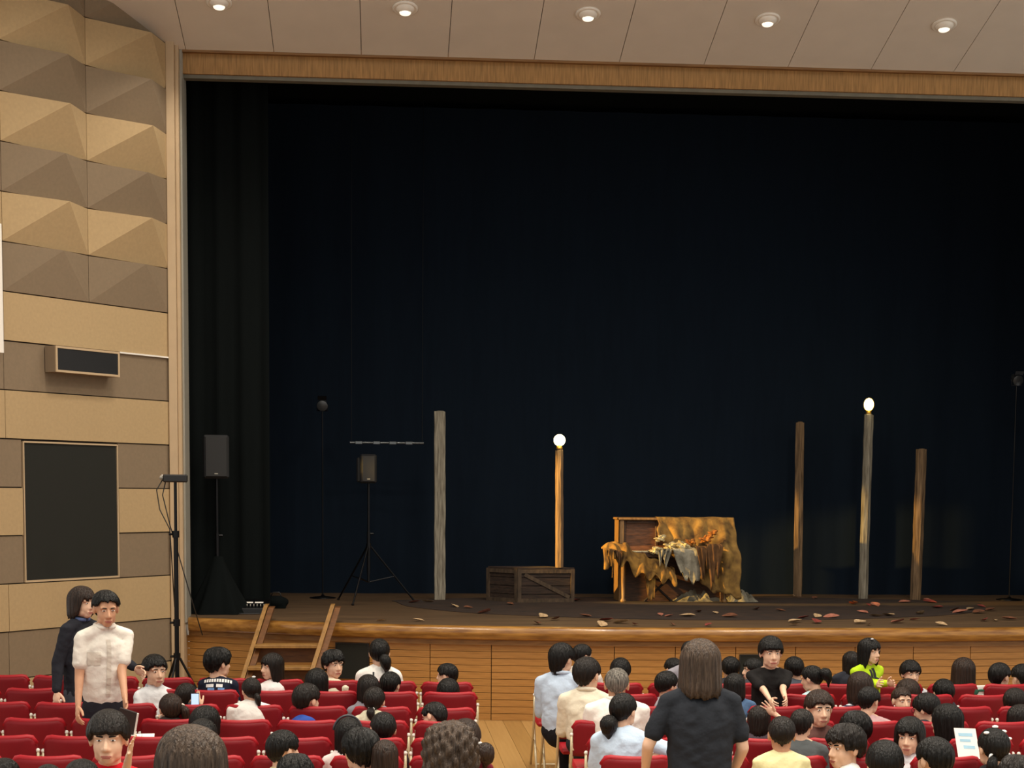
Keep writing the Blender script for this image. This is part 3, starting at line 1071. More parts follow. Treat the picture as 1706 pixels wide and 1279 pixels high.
def tripod(name, x, y, z0, ztop, spread, hub, label, cat, rot=0.4, legs=3):
    e = empty(name, (x, y, z0), rot)
    tag(e, label, cat)
    part('pole', tube([(0, 0, hub * 0.35), (0, 0, ztop - z0)], 0.017, 10), M_metal, e)
    part('sleeve', tube([(0, 0, hub * 0.5), (0, 0, (ztop - z0) * 0.6)], 0.023, 10), M_metal, e)
    part('knob', tube([(0.02, 0, (ztop - z0) * 0.58), (0.065, 0, (ztop - z0) * 0.58)], 0.014, 8), M_metal, e)
    part('collar', tube([(0, 0, hub - 0.03), (0, 0, hub + 0.03)], 0.034, 12), M_metal, e)
    for k in range(legs):
        a = 2 * PI * k / legs
        q = Vector((math.cos(a), math.sin(a), 0))
        part('leg', tube([q * 0.02 + Vector((0, 0, hub)), q * spread + Vector((0, 0, 0.012))], 0.012, 8), M_metal, e)
        part('brace', tube([Vector((0, 0, hub * 0.36)), q * spread * 0.55 + Vector((0, 0, hub * 0.45 + 0.005))], 0.008, 6), M_metal, e)
        part('foot', ellipsoid(tuple(q * spread + Vector((0, 0, 0.014))), (0.02, 0.02, 0.014), 8, 6), M_metal, e, True)
    return e


YS1 = 19.35
_, sx, szb = loudspeaker(338, 382, 724, 797, YS1, 0.1, 'larger black loudspeaker on stand at the far left of stage')
tripod('speaker_stand', sx - 0.01, YS1 + 0.14, SZ, szb - 0.002, 0.22, 0.42, 'black speaker stand wrapped in dark cloth at far left of stage', 'stand')
YS2 = 21.3
_, sx2, szb2 = loudspeaker(600, 628, 756, 805, YS2, 0.15, 'smaller dark loudspeaker on tripod left of the square post')
tripod('speaker_stand', sx2, YS2 + 0.14, SZ, szb2 - 0.002, 0.62, 0.75, 'thin tripod stand under smaller stage loudspeaker', 'stand', 0.2)
side = at_y(594, 762, 21.5)
sb2 = at_y(603, 803, 21.5)
part_o = part('speaker_horn', box(side.x, sb2.x, 21.45, 21.6, sb2.z, side.z, 0.015), M_grille)
tag(part_o, 'narrow dark column unit beside the smaller loudspeaker', 'speaker')
# the narrow unit hangs on a side bracket
part('bracket', box(sb2.x, sb2.x + 0.08, 21.5, 21.53, (sb2.z + side.z) / 2 - 0.02, (sb2.z + side.z) / 2 + 0.02), M_metal, part_o)
bar0, bar1 = at_y(583, 737, 22.4), at_y(706, 738, 22.4)
br = empty('lighting_bar', (bar0.x, 22.4, bar0.z))
tag(br, 'horizontal metal bar with glinting clamps behind the smaller loudspeaker', 'bar')
part('pipe', tube([(0, 0, 0), (bar1.x - bar0.x, 0, 0)], 0.014, 8), mat('dull_steel', '6a6e70', 0.35, metal=0.8), br)
for s in (0.12, 0.36, 0.58, 0.8):
    part('clamp', box(s * (bar1.x - bar0.x) - 0.05, s * (bar1.x - bar0.x) + 0.05, -0.022, 0.022, -0.022, 0.022, 0.006), mat('dull_steel', '6a6e70'), br)
for s in (0.02, 0.98):
    part('suspension_wire', tube([(s * (bar1.x - bar0.x), 0, 0), (s * (bar1.x - bar0.x), 0, 8.0 - bar0.z)], 0.004, 6), M_metal, br)

# black cloth heap at the foot of the first speaker
hp = at_z(355, 1024, SZ)
V, Fc = [], []
rh = random.Random(5)
nn, mm_ = 40, 14
for j in range(mm_ + 1):
    s = j / mm_
    for i in range(nn):
        t = 2 * PI * i / nn
        r = (0.05 + 0.27 * s ** 1.1) * (1 + (0.12 * math.sin(6 * t + s) + 0.07 * math.sin(11 * t)) * s)
        V.append((r * math.cos(t) * 1.1, r * math.sin(t) * 0.8, 0.68 * (1 - s) + 0.004))
for j in range(mm_):
    for i in range(nn):
        Fc.append((j * nn + i, j * nn + (i + 1) % nn, (j + 1) * nn + (i + 1) % nn, (j + 1) * nn + i))
tag(part('stand_cover', (np.array(V), Fc), M_black, None, True, (sx, YS1 + 0.14, SZ)), 'black cloth skirt draped around the foot of speaker stand', 'cloth')

# small mixing box with white strips
mx = at_z(412, 1022, SZ)
mixr = empty('mixing_console', (mx.x + 0.06, mx.y - 0.05, SZ))
tag(mixr, 'small black mixing console with white label strips on stage edge', 'mixer')
part('case', box(-0.20, 0.20, 0, 0.32, 0, 0.07, 0.01), M_blackpaint, mixr)
part('sloped_panel', (np.array([(-0.19, 0.02, 0.071), (0.19, 0.02, 0.071), (0.19, 0.3, 0.16), (-0.19, 0.3, 0.16), (-0.19, 0.3, 0.07), (0.19, 0.3, 0.07)]),
                      [(0, 1, 2, 3), (3, 2, 5, 4), (0, 3, 4), (1, 5, 2)]), M_metal, mixr)
for x0_, x1_ in ((-0.15, 0.0), (0.02, 0.12)):
    part('label_strip', (np.array([(x0_, 0.16, 0.119), (x1_, 0.16, 0.119), (x1_, 0.20, 0.132), (x0_, 0.20, 0.132)]), [(0, 1, 2, 3)]), M_white, mixr)
for i in range(8):
    part('fader', box(-0.15 + i * 0.04, -0.14 + i * 0.04, 0.08, 0.11, 0.09, 0.112), M_trimgrey, mixr)
p = at_z(455, 1026, SZ)
pts = [(mx.x + 0.2, mx.y + 0.1, SZ + 0.01), (mx.x + 0.28, mx.y - 0.05, SZ + 0.01), (mx.x + 0.1, mx.y - 0.13, SZ + 0.01), (mx.x - 0.15, mx.y - 0.12, SZ + 0.01), (mx.x - 0.33, mx.y - 0.02, SZ + 0.01), (mx.x - 0.4, mx.y + 0.2, SZ + 0.01)]
tag(part('floor_cable', tube(pts, 0.008, 6), M_blackpaint, None, True), 'black cable looped on the stage edge before mixing console', 'cable')
bb = at_z(462, 1014, SZ)
bg = empty('equipment_bag', (bb.x - 0.02, bb.y, SZ))
tag(bg, 'small black equipment bag behind the top of the steps', 'bag')
part('bag_body', remesh(join(ellipsoid((0, 0.1, 0.08), (0.16, 0.1, 0.08)), box(-0.12, 0.12, 0.03, 0.17, 0.0, 0.13)), 0.015, 4), M_black, bg, True)
part('handle', tube([(-0.07, 0.1, 0.14), (-0.04, 0.1, 0.2), (0.04, 0.1, 0.2), (0.07, 0.1, 0.14)], 0.008, 6), M_blackpaint, bg, True)


# stage lamps on slim stands
def lamp_stand(px, py, y, label):
    p = at_y(px, py, y)
    e = empty('stage_lamp', (p.x, y, SZ))
    tag(e, label, 'lamp')
    hz = p.z - SZ
    part('pole', tube([(0, 0, 0.02), (0, 0, hz - 0.08)], 0.010, 8), M_metal, e)
    part('base', lathe([(0.18, 0), (0.18, 0.012), (0.03, 0.03), (0.016, 0.05)], 18), M_metal, e, True)
    part('yoke', tube([(-0.07, 0, hz), (-0.07, 0, hz - 0.08), (0.07, 0, hz - 0.08), (0.07, 0, hz)], 0.008, 6), M_metal, e)
    hd = part('lamp_head', xf(lathe([(0.035, -0.13), (0.055, -0.10), (0.06, 0.02), (0.075, 0.06), (0.07, 0.065)], 16),
                              Matrix.Translation((0, 0, hz)) @ Matrix.Rotation(1.9, 4, 'X')), mat('lamp_housing', '4a4c4e', 0.4, metal=0.5), e, True)
    part('barn_door', xf(box(-0.06, 0.06, -0.005, 0.005, 0, 0.06), Matrix.Translation((0, -0.07, hz + 0.06)) @ Matrix.Rotation(0.6, 4, 'X')), M_metal, hd)
    return e


lamp_stand(537, 674, 22.3, 'small dim stage lamp on slim stand at left of stage')
lamp_stand(1694, 632, 22.3, 'small dim stage lamp on slim stand at the right edge')
al_e = empty('wing_spotlight', (AMBER.x, AMBER.y + 0.0, SZ))
tag(al_e, 'amber profile spotlight standing in the left wing', 'lamp')
part('pole', tube([(0, 0.1, 0.0), (0, 0.1, AMBER.z - SZ - 0.1)], 0.02, 8), M_metal, al_e)
ld = (Vector((4.0, 21.85, 1.75)) - AMBER).normalized()
part('housing', tube([Vector((0, 0, AMBER.z - SZ)) - ld * 0.42, Vector((0, 0, AMBER.z - SZ)) - ld * 0.06], [0.09, 0.1], 16), M_metal, al_e)
part('base', lathe([(0.25, 0), (0.25, 0.02), (0.03, 0.04)], 18), M_metal, al_e, True, (0, 0.1, 0))

# ---- wooden steps against the stage
stp = empty('stage_steps', (0, 0, 0))
tag(stp, 'steep wooden portable steps leaning against stage front', 'steps')
M_step = mat('step_wood', 'a5793f', 0.5, hex2='84602f', scale=3, stretch=(6, 6, 3))
M_step2 = mat('step_wood_dark', '7a4f28', 0.5, hex2='5a381b', scale=3, stretch=(3, 6, 12))
yt = 18.30
aT, aB = at_y(443, 1008, 18.35), at_y(403, 1132, 17.35)
bT, bB = at_y(554, 1008, 18.10), at_y(521, 1112, 17.30)


def stringer(T, B):
    d = (T - B)
    B2 = T - d * (T.z / d.z)                 # carry on down to the floor
    T2 = T
    w = 0.045
    V = []
    for P in (B2, T2):
        for sx_ in (-w / 2, w / 2):
            V += [(P.x + sx_, P.y, P.z), (P.x + sx_, P.y + 0.24, P.z)]
    Fc = [(0, 1, 3, 2), (4, 6, 7, 5), (0, 4, 5, 1), (2, 3, 7, 6), (0, 2, 6, 4), (1, 5, 7, 3)]
    part('stringer', (np.array(V), Fc), M_step, stp)
    V2 = [(x + 0.065 if x > P0 else x + 0.0451, y + 0.035, z) for (x, y, z), P0 in zip(V, [B2.x] * 4 + [T2.x] * 4)]
    V2 = [(x, y, z if i < 4 else z - 0.03) for i, (x, y, z) in enumerate(V2)]
    part('side_board', (np.array(V2), Fc), M_step2, stp)
    return B2, T2


s1, s2 = stringer(aT, aB), stringer(bT, bB)
for i, pyt in enumerate((1070, 1105, 1140, 1175)):
    p = at_y(470, pyt, 17.9 - i * 0.2)
    z = (0.84, 0.63, 0.42, 0.21)[i]
    k1 = (z - s1[0].z) / (s1[1].z - s1[0].z)
    A_, B_ = s1[0].lerp(s1[1], k1), s2[0].lerp(s2[1], (z - s2[0].z) / (s2[1].z - s2[0].z))
    yy_ = (A_.y + B_.y) / 2
    part('tread', box(A_.x + 0.023, B_.x - 0.023, yy_ + 0.02, yy_ + 0.26, z - 0.035, z, 0.004), M_step, stp)
    part('riser', box(A_.x + 0.023, B_.x - 0.023, yy_ + 0.22, yy_ + 0.245, z - 0.21, z - 0.036), M_step2, stp)

# ---- floor stand with sensor bar at the left
fs = at_y(292, 800, 16.9)
fst = empty('tall_stand', (fs.x, 16.9, 0))
tag(fst, 'tall black tripod stand with horizontal unit before the left wall', 'stand')
part('pole', tube([(0, 0, 0.25), (0, 0, fs.z - 0.55)], 0.024, 10), M_metal, fst)
part('upper_pole', tube([(0, 0, fs.z - 0.6), (0, 0, fs.z)], 0.016, 10), M_metal, fst)
for z in (fs.z - 0.55, 1.15, 0.8):
    part('collar', tube([(0, 0, z - 0.035), (0, 0, z + 0.035)], 0.036, 10), M_metal, fst)
    part('knob', tube([(-0.03, 0, z), (-0.07, 0, z)], 0.013, 8), M_metal, fst)
for k in range(3):
    a = 2 * PI * k / 3 + 0.25
    q = Vector((math.cos(a), math.sin(a), 0))
    part('leg', tube([q * 0.03 + Vector((0, 0, 0.78)), q * 0.42 + Vector((0, 0, 0.012))], 0.013, 8), M_metal, fst)
    part('brace', tube([Vector((0, 0, 0.3)), q * 0.21 + Vector((0, 0, 0.41))], 0.009, 6), M_metal, fst)
hd = part('head_unit', box(-0.12, 0.12, -0.06, 0.06, fs.z - 0.02, fs.z + 0.06, 0.012), M_blackpaint, fst)
part('lens', tube([(-0.125, 0, fs.z + 0.02), (-0.155, 0, fs.z + 0.03)], 0.022, 10), M_trimgrey, hd)
part('led', ellipsoid((-0.125, -0.05, fs.z + 0.05), (0.008, 0.008, 0.008), 8, 6), M_white, hd)
for pts in ([(-0.12, 0, fs.z + 0.02), (-0.19, 0, fs.z - 0.1), (-0.16, 0, fs.z - 0.3), (-0.06, 0, fs.z - 0.5), (-0.02, 0, fs.z - 1.3)],
            [(-0.10, 0, fs.z - 0.02), (-0.13, 0, fs.z - 0.15), (-0.06, 0, fs.z - 0.45), (0.12, 0, fs.z - 1.1), (0.25, 0.1, fs.z - 1.6)]):
    part('cable', tube(pts, 0.006, 6), M_blackpaint, fst, True)

# ================================================================== CHAIRS
chair_parts = []


def back_shape():
    V, Fc = [], []
    nu, outline = 14, []
    w, h, r = 0.225, 0.27, 0.055
    # rounded-top outline sampled on a grid: x position and vertical span
    rows = 8
    front, rear = [], []
    for side in (0, 1):
        for j in range(rows + 1):
            z = h * j / rows
            ww = w
            if z > h - r:
                q = (z - (h - r)) / r
                ww = w - r * (1 - math.sqrt(max(0, 1 - q * q)))
            for i in range(nu + 1):
                s = -1 + 2 * i / nu
                x = s * ww
                y = 0.05 * (abs(x) / w) ** 2 - 0.03 * z / h
                zz = z - 0.012 * (1 - (x / w) ** 2) * (1 if z > h - r else 0)
                V.append((x, y + (0.02 if side else -0.02) + (0.008 * (1 - (2 * j / rows - 1) ** 4) * (1 if side else -1)), 0.54 + zz))
    S = (nu + 1) * (rows + 1)
    for j in range(rows):
        for i in range(nu):
            a = j * (nu + 1) + i
            Fc.append((a, a + 1, a + nu + 2, a + nu + 1))
            Fc.append((S + a, S + a + nu + 1, S + a + nu + 2, S + a + 1))
    def ring():
        idx = [i for i in range(nu + 1)] + [j * (nu + 1) + nu for j in range(1, rows + 1)] + \
              [rows * (nu + 1) + i for i in range(nu - 1, -1, -1)] + [j * (nu + 1) for j in range(rows - 1, 0, -1)]
        return idx
    R = ring()
    for k in range(len(R)):
        a, b = R[k], R[(k + 1) % len(R)]
        Fc.append((b, a, S + a, S + b))
    return np.array(V), Fc


def lip_shape():
    pts = []
    w, r, h = 0.225, 0.055, 0.81
    for t in [i / 16 for i in range(17)]:
        s = -1 + 2 * t
        x = s * w
        edge = max(0, abs(x) - (w - r)) / r
        z = h - 0.004 - r * (1 - math.sqrt(max(0, 1 - edge * edge))) - 0.012 * (1 - s * s)
        y = 0.05 * s * s - 0.03
        pts.append((x * 0.995, y, z))
    return tube(pts, 0.021, 8)


CH_ME = {
    'backrest': mesh_of('backrest', back_shape(), M_redback, True),
    'top_roll': mesh_of('top_roll', lip_shape(), M_red, True),
    'seat': mesh_of('seat', box(-0.21, 0.21, 0.03, 0.43, 0.41, 0.455, 0.018), M_red),
    'side_tube_l': mesh_of('side_tube', tube([(-0.235, 0.02, 0.70), (-0.235, 0.03, 0.55), (-0.235, 0.10, 0.40), (-0.235, 0.42, 0.01)], 0.011, 8), M_tube, True),
    'side_tube_r': mesh_of('side_tube', tube([(0.235, 0.02, 0.70), (0.235, 0.03, 0.55), (0.235, 0.10, 0.40), (0.235, 0.42, 0.01)], 0.011, 8), M_tube, True),
    'rear_leg_l': mesh_of('rear_leg', tube([(-0.215, 0.34, 0.42), (-0.215, -0.02, 0.01)], 0.011, 8), M_tube, True),
    'rear_leg_r': mesh_of('rear_leg', tube([(0.215, 0.34, 0.42), (0.215, -0.02, 0.01)], 0.011, 8), M_tube, True),
    'cap_l': mesh_of('tube_cap', ellipsoid((-0.235, 0.02, 0.705), (0.016, 0.016, 0.016), 8, 6), M_white, True),
    'cap_r': mesh_of('tube_cap', ellipsoid((0.235, 0.02, 0.705), (0.016, 0.016, 0.016), 8, 6), M_white, True),
    'bracket_l': mesh_of('back_bracket', box(-0.238, -0.205, 0.015, 0.05, 0.58, 0.64, 0.006), M_tube),
    'bracket_r': mesh_of('back_bracket', box(0.205, 0.238, 0.015, 0.05, 0.58, 0.64, 0.006), M_tube),
    'stretcher': mesh_of('stretcher', tube([(-0.215, 0.03, 0.07), (0.215, 0.03, 0.07)], 0.009, 8), M_tube, True)}


def chair(loc, rz, label, group):
    e = empty('folding_chair', loc, rz)
    tag(e, label, 'chair', group)
    for k, me in CH_ME.items():
        obj(me.name.split('.')[0], me, e)
    return e


ROW_L = [1127, 1149, 1172, 1199, 1228, 1262]
ROW_R = [1138, 1155, 1181, 1204, 1233, 1263]
GAP = [697.5, 700, 689, 685, 680, 677]
PITCH_X = 0.512
for r in range(6):
    A_, B_ = at_z(50, ROW_L[r], 0.8), at_z(700, ROW_R[r], 0.8)
    d = (B_ - A_).normalized()
    gx = at_z(GAP[r], ROW_R[r], 0.8).x
    ang = math.atan2(d.y, d.x)
    g0 = A_ + d * ((gx - A_.x) / d.x)
    cnt = 0
    for k in range(10):
        p = g0 + d * (0.5 - k) * PITCH_X
        lim = -(p.y) * 0.30 + 0.2
        if p.x + 0.3 < at_y(-25, ROW_L[r], p.y).x:
            break
        chair((p.x, p.y, 0), ang * 0.6, 'red folding chair, left block, %s row from the stage, %s seat from the aisle' % (ORD[r], ORD[k]),
              'red folding chairs of the left block')
EDGE = [890, 905, 930, 952, 976, 999]
ROW_R2 = [1140, 1158, 1178, 1203, 1232, 1262]
for r in range(6):
    A_, B_ = at_z(EDGE[r], ROW_R2[r], 0.8), at_z(1680, ROW_R2[r] + 2, 0.8)
    d = (B_ - A_).normalized()
    ang = math.atan2(d.y, d.x)
    for k in range(12):
        p = A_ + d * (0.24 + k * PITCH_X)
        if p.x - 0.25 > at_y(1730, ROW_R2[r], p.y).x:
            break
        chair((p.x, p.y, 0), ang * 0.6, 'red folding chair, right block, %s row from the stage, %s seat from the aisle' % (ORD[r], ORD[k]),
              'red folding chairs of the right block')

# ================================================================== PEOPLE
# head in its own frame: centre between the ears, face towards +y, height about 0.23
HEAD = {}


def head_mesh(kind):
    if kind in HEAD:
        return HEAD[kind]
    c = 1.0 if kind == 'adult' else 0.0
    sh = [ellipsoid((0, -0.012, 0.022), (0.074, 0.092, 0.086)),
          ellipsoid((0, 0.022, -0.035), (0.061 + 0.003 * (1 - c), 0.066, 0.07)),
          ellipsoid((0, 0.046, -0.088), (0.034, 0.034, 0.028)),
          ellipsoid((0.035, 0.02, -0.07), (0.024, 0.04, 0.03)), ellipsoid((-0.035, 0.02, -0.07), (0.024, 0.04, 0.03)),
          capsule((0, 0.083, 0.0), (0, 0.097 + 0.004 * c, -0.036), 0.008, 0.0125),
          capsule((-0.013, 0.088, -0.042), (0.013, 0.088, -0.042), 0.0075, 0.0075),
          capsule((-0.045, 0.068, 0.018), (0.045, 0.068, 0.018), 0.011, 0.011),
          capsule((-0.02, 0.078, -0.068), (0.02, 0.078, -0.068), 0.0085, 0.0085),
          capsule((-0.016, 0.077, -0.079), (0.016, 0.077, -0.079), 0.0085, 0.0085),
          ellipsoid((0.078, -0.008, -0.008), (0.010, 0.021, 0.033)), ellipsoid((-0.078, -0.008, -0.008), (0.010, 0.021, 0.033)),
          capsule((0, -0.022, -0.05), (0, -0.034, -0.16), 0.049, 0.051)]
    HEAD[kind] = remesh(join(*sh), 0.0062, 2)
    return HEAD[kind]


def hair_mesh(ctrl, t=0.018, cling=0.85, noise=0.0025, seed=0, puff=0.0, curly=0.0, jag=0.008, n=84, m=26, crown=0.0, flatten=0.0):
    rnd = random.Random(seed)
    ph = [rnd.uniform(0, 6.28) for _ in range(12)]
    deg = [c[0] for c in ctrl]
    zz = [c[1] for c in ctrl]
    V, Fc = [], []
    cz, rz = 0.022, 0.086 + t + crown
    for i in range(n):
        f = 2 * PI * i / n
        d = abs(((math.degrees(f) + 180) % 360) - 180)
        zb = float(np.interp(d, deg, zz)) + jag * (math.sin(9 * f + ph[0]) + 0.7 * math.sin(17 * f + ph[1]) + 0.5 * math.sin(31 * f + ph[2])) * 0.6
        zt = cz + rz
        for j in range(m + 1):
            s = j / m
            z = zt - (zt - zb) * (1 - math.cos(s * PI / 2))
            zn = (z - cz) / rz
            if zn >= 0:
                rad = math.sqrt(max(0.0, 1 - zn * zn))
            else:
                q = min(0.80, -zn * cling)
                rad = math.sqrt(1 - q * q) + puff * (-zn)
            st = noise * (math.sin(23 * f + ph[3] + 3 * s) + 0.8 * math.sin(41 * f + ph[4] - 2 * s) + 0.6 * math.sin(13 * f + ph[5] + 5 * s)) * min(1, s * 2.5)
            if curly:
                st += curly * (math.sin(8 * f + 12 * s + ph[6]) * math.sin(15 * s + 5 * f + ph[7]) + 0.7 * math.sin(19 * f - 17 * s + ph[8]) * math.sin(11 * f + 21 * s)) * min(1, s * 3)
            rx_, ry_ = (0.074 + t) * rad + st, (0.092 + t) * rad + st
            if s > 0.93:
                rx_ -= 0.006
                ry_ -= 0.006
            V.append((math.sin(f) * rx_, -0.012 + math.cos(f) * ry_, z + (st * 0.6 if curly else 0)))
        k = (zb - cz) / rz
        V.append((V[-1][0] * 0.80, -0.012 + (V[-1][1] + 0.012) * 0.80, zb + 0.012))
        V.append((V[-2][0] * 0.4, -0.012 + (V[-2][1] + 0.012) * 0.4, max(zb + 0.03, -0.02)))
    K = m + 3
    for i in range(n):
        i2 = (i + 1) % n
        for j in range(K - 1):
            Fc.append((i * K + j, i2 * K + j, i2 * K + j + 1, i * K + j + 1))
    return np.array(V), Fc


ST = {
    'short': dict(ctrl=[(0, .042), (40, .036), (58, .0), (72, .005), (88, .018), (104, .005), (125, -.055), (180, -.078)], t=.019),
    'crop': dict(ctrl=[(0, .055), (40, .05), (60, .02), (80, .015), (95, .022), (115, -.02), (180, -.06)], t=.011, noise=.0015),
    'bowl': dict(ctrl=[(0, .028), (50, .022), (70, -.012), (95, -.012), (115, -.04), (180, -.065)], t=.021, noise=.0018, jag=.004),
    'bob': dict(ctrl=[(0, .03), (45, .02), (62, -.08), (80, -.115), (180, -.125)], t=.022, cling=.25, puff=.03),
    'long': dict(ctrl=[(0, .032), (42, .02), (60, -.10), (85, -.20), (120, -.27), (180, -.29)], t=.019, cling=.2, puff=.0),
    'longadult': dict(ctrl=[(0, .03), (42, .02), (60, -.12), (85, -.16), (180, -.175)], t=.024, cling=.12, puff=.05),
    'tied': dict(ctrl=[(0, .045), (45, .035), (62, .0), (80, -.005), (95, -.01), (120, -.05), (180, -.07)], t=.013, noise=.0016, jag=.003),
    'mens': dict(ctrl=[(0, .062), (40, .056), (58, .02), (72, .018), (90, .026), (106, .0), (125, -.05), (180, -.07)], t=.017, noise=.003),
    'bobwide': dict(ctrl=[(0, .03), (45, .02), (62, -.10), (85, -.155), (180, -.17)], t=.033, cling=.15, puff=.07, noise=.0035),
    'curly': dict(ctrl=[(0, .03), (45, .01), (65, -.08), (90, -.12), (180, -.135)], t=.034, cling=.35, curly=.012, noise=.003, puff=.06),
    'mullet': dict(ctrl=[(0, .035), (45, .03), (60, -.01), (80, .0), (95, .012), (115, -.06), (145, -.12), (180, -.14)], t=.021, cling=.5),
    'messy': dict(ctrl=[(0, .035), (45, .03), (60, -.01), (78, -.01), (95, .008), (115, -.05), (180, -.075)], t=.024, noise=.005, jag=.012, curly=.002),
}


def tail_mesh(root, pts, r, seed):
    rnd = random.Random(seed)
    P = [Vector(root)] + [Vector(p) for p in pts]
    Q, R = [], []
    L = len(P) - 1
    for i in range(L):
        for k in range(4):
            s = (i + k / 4) / L
            Q.append(P[i].lerp(P[i + 1], k / 4))
            R.append(r * (0.45 + 1.0 * math.sin(min(1, s * 1.15 + 0.12) * PI) ** 0.7) * (1 if s < 0.75 else 1 - 0.9 * (s - 0.75) / 0.25 * 0.7))
    Q.append(P[-1])
    R.append(r * 0.12)
    v, f = tube(Q, R, 16)
    v = v + np.array([[rnd.uniform(-1, 1) * r * 0.05 for _ in range(3)] for _ in range(len(v))])
    return v, f


HANDS = {}


def hand_mesh(kind):
    if kind in HANDS:
        return HANDS[kind]
    # hangs along -z from the wrist, palm towards -x, thumb towards +y
    sh = [ellipsoid((0, 0, -0.05), (0.016, 0.040, 0.048), 14, 10), capsule((0, 0, 0.02), (0, 0, -0.03), 0.024, 0.026, 0.7, (0, 1, 0))]
    fl = (0.062, 0.074, 0.069, 0.052)
    for i in range(4):
        y = 0.030 - 0.0205 * i
        spread = (0.35 - 0.22 * i) * (1.0 if kind == 'spread' else 0.22)
        c = 0.10 if kind == 'spread' else (0.38 if kind == 'relaxed' else 0.85)
        p = Vector((0, y, -0.085))
        a = c
        L = fl[i] / 3 * 1.15
        r = 0.0088
        for s in range(3):
            q = p + Vector((-math.sin(a), math.sin(spread) * 0.9, -math.cos(a))).normalized() * L
            sh.append(capsule(p, q, r, r * 0.92, n=10))
            p, a, r, L = q, a + c * 0.9, r * 0.92, L * 0.85
    p0, p1 = Vector((-0.004, 0.030, -0.028)), Vector((-0.016, 0.056, -0.058))
    p2 = p1 + (Vector((-0.004, 0.012, -0.03)) if kind != 'spread' else Vector((-0.002, 0.026, -0.022)))
    sh += [capsule(p0, p1, 0.014, 0.011, n=10), capsule(p1, p2, 0.011, 0.009, n=10)]
    HANDS[kind] = remesh(join(*sh), 0.0042, 2)
    return HANDS[kind]


def ik(sh, target, lu, ll, pole):
    d = target - sh
    D = min(d.length, (lu + ll) * 0.985)
    dn = d.normalized()
    tgt = sh + dn * D
    a = (lu * lu - ll * ll + D * D) / (2 * D)
    h = math.sqrt(max(0.0, lu * lu - a * a))
    pv = Vector(pole)
    pv = (pv - dn * pv.dot(dn)).normalized()
    return sh + dn * a + pv * h, tgt


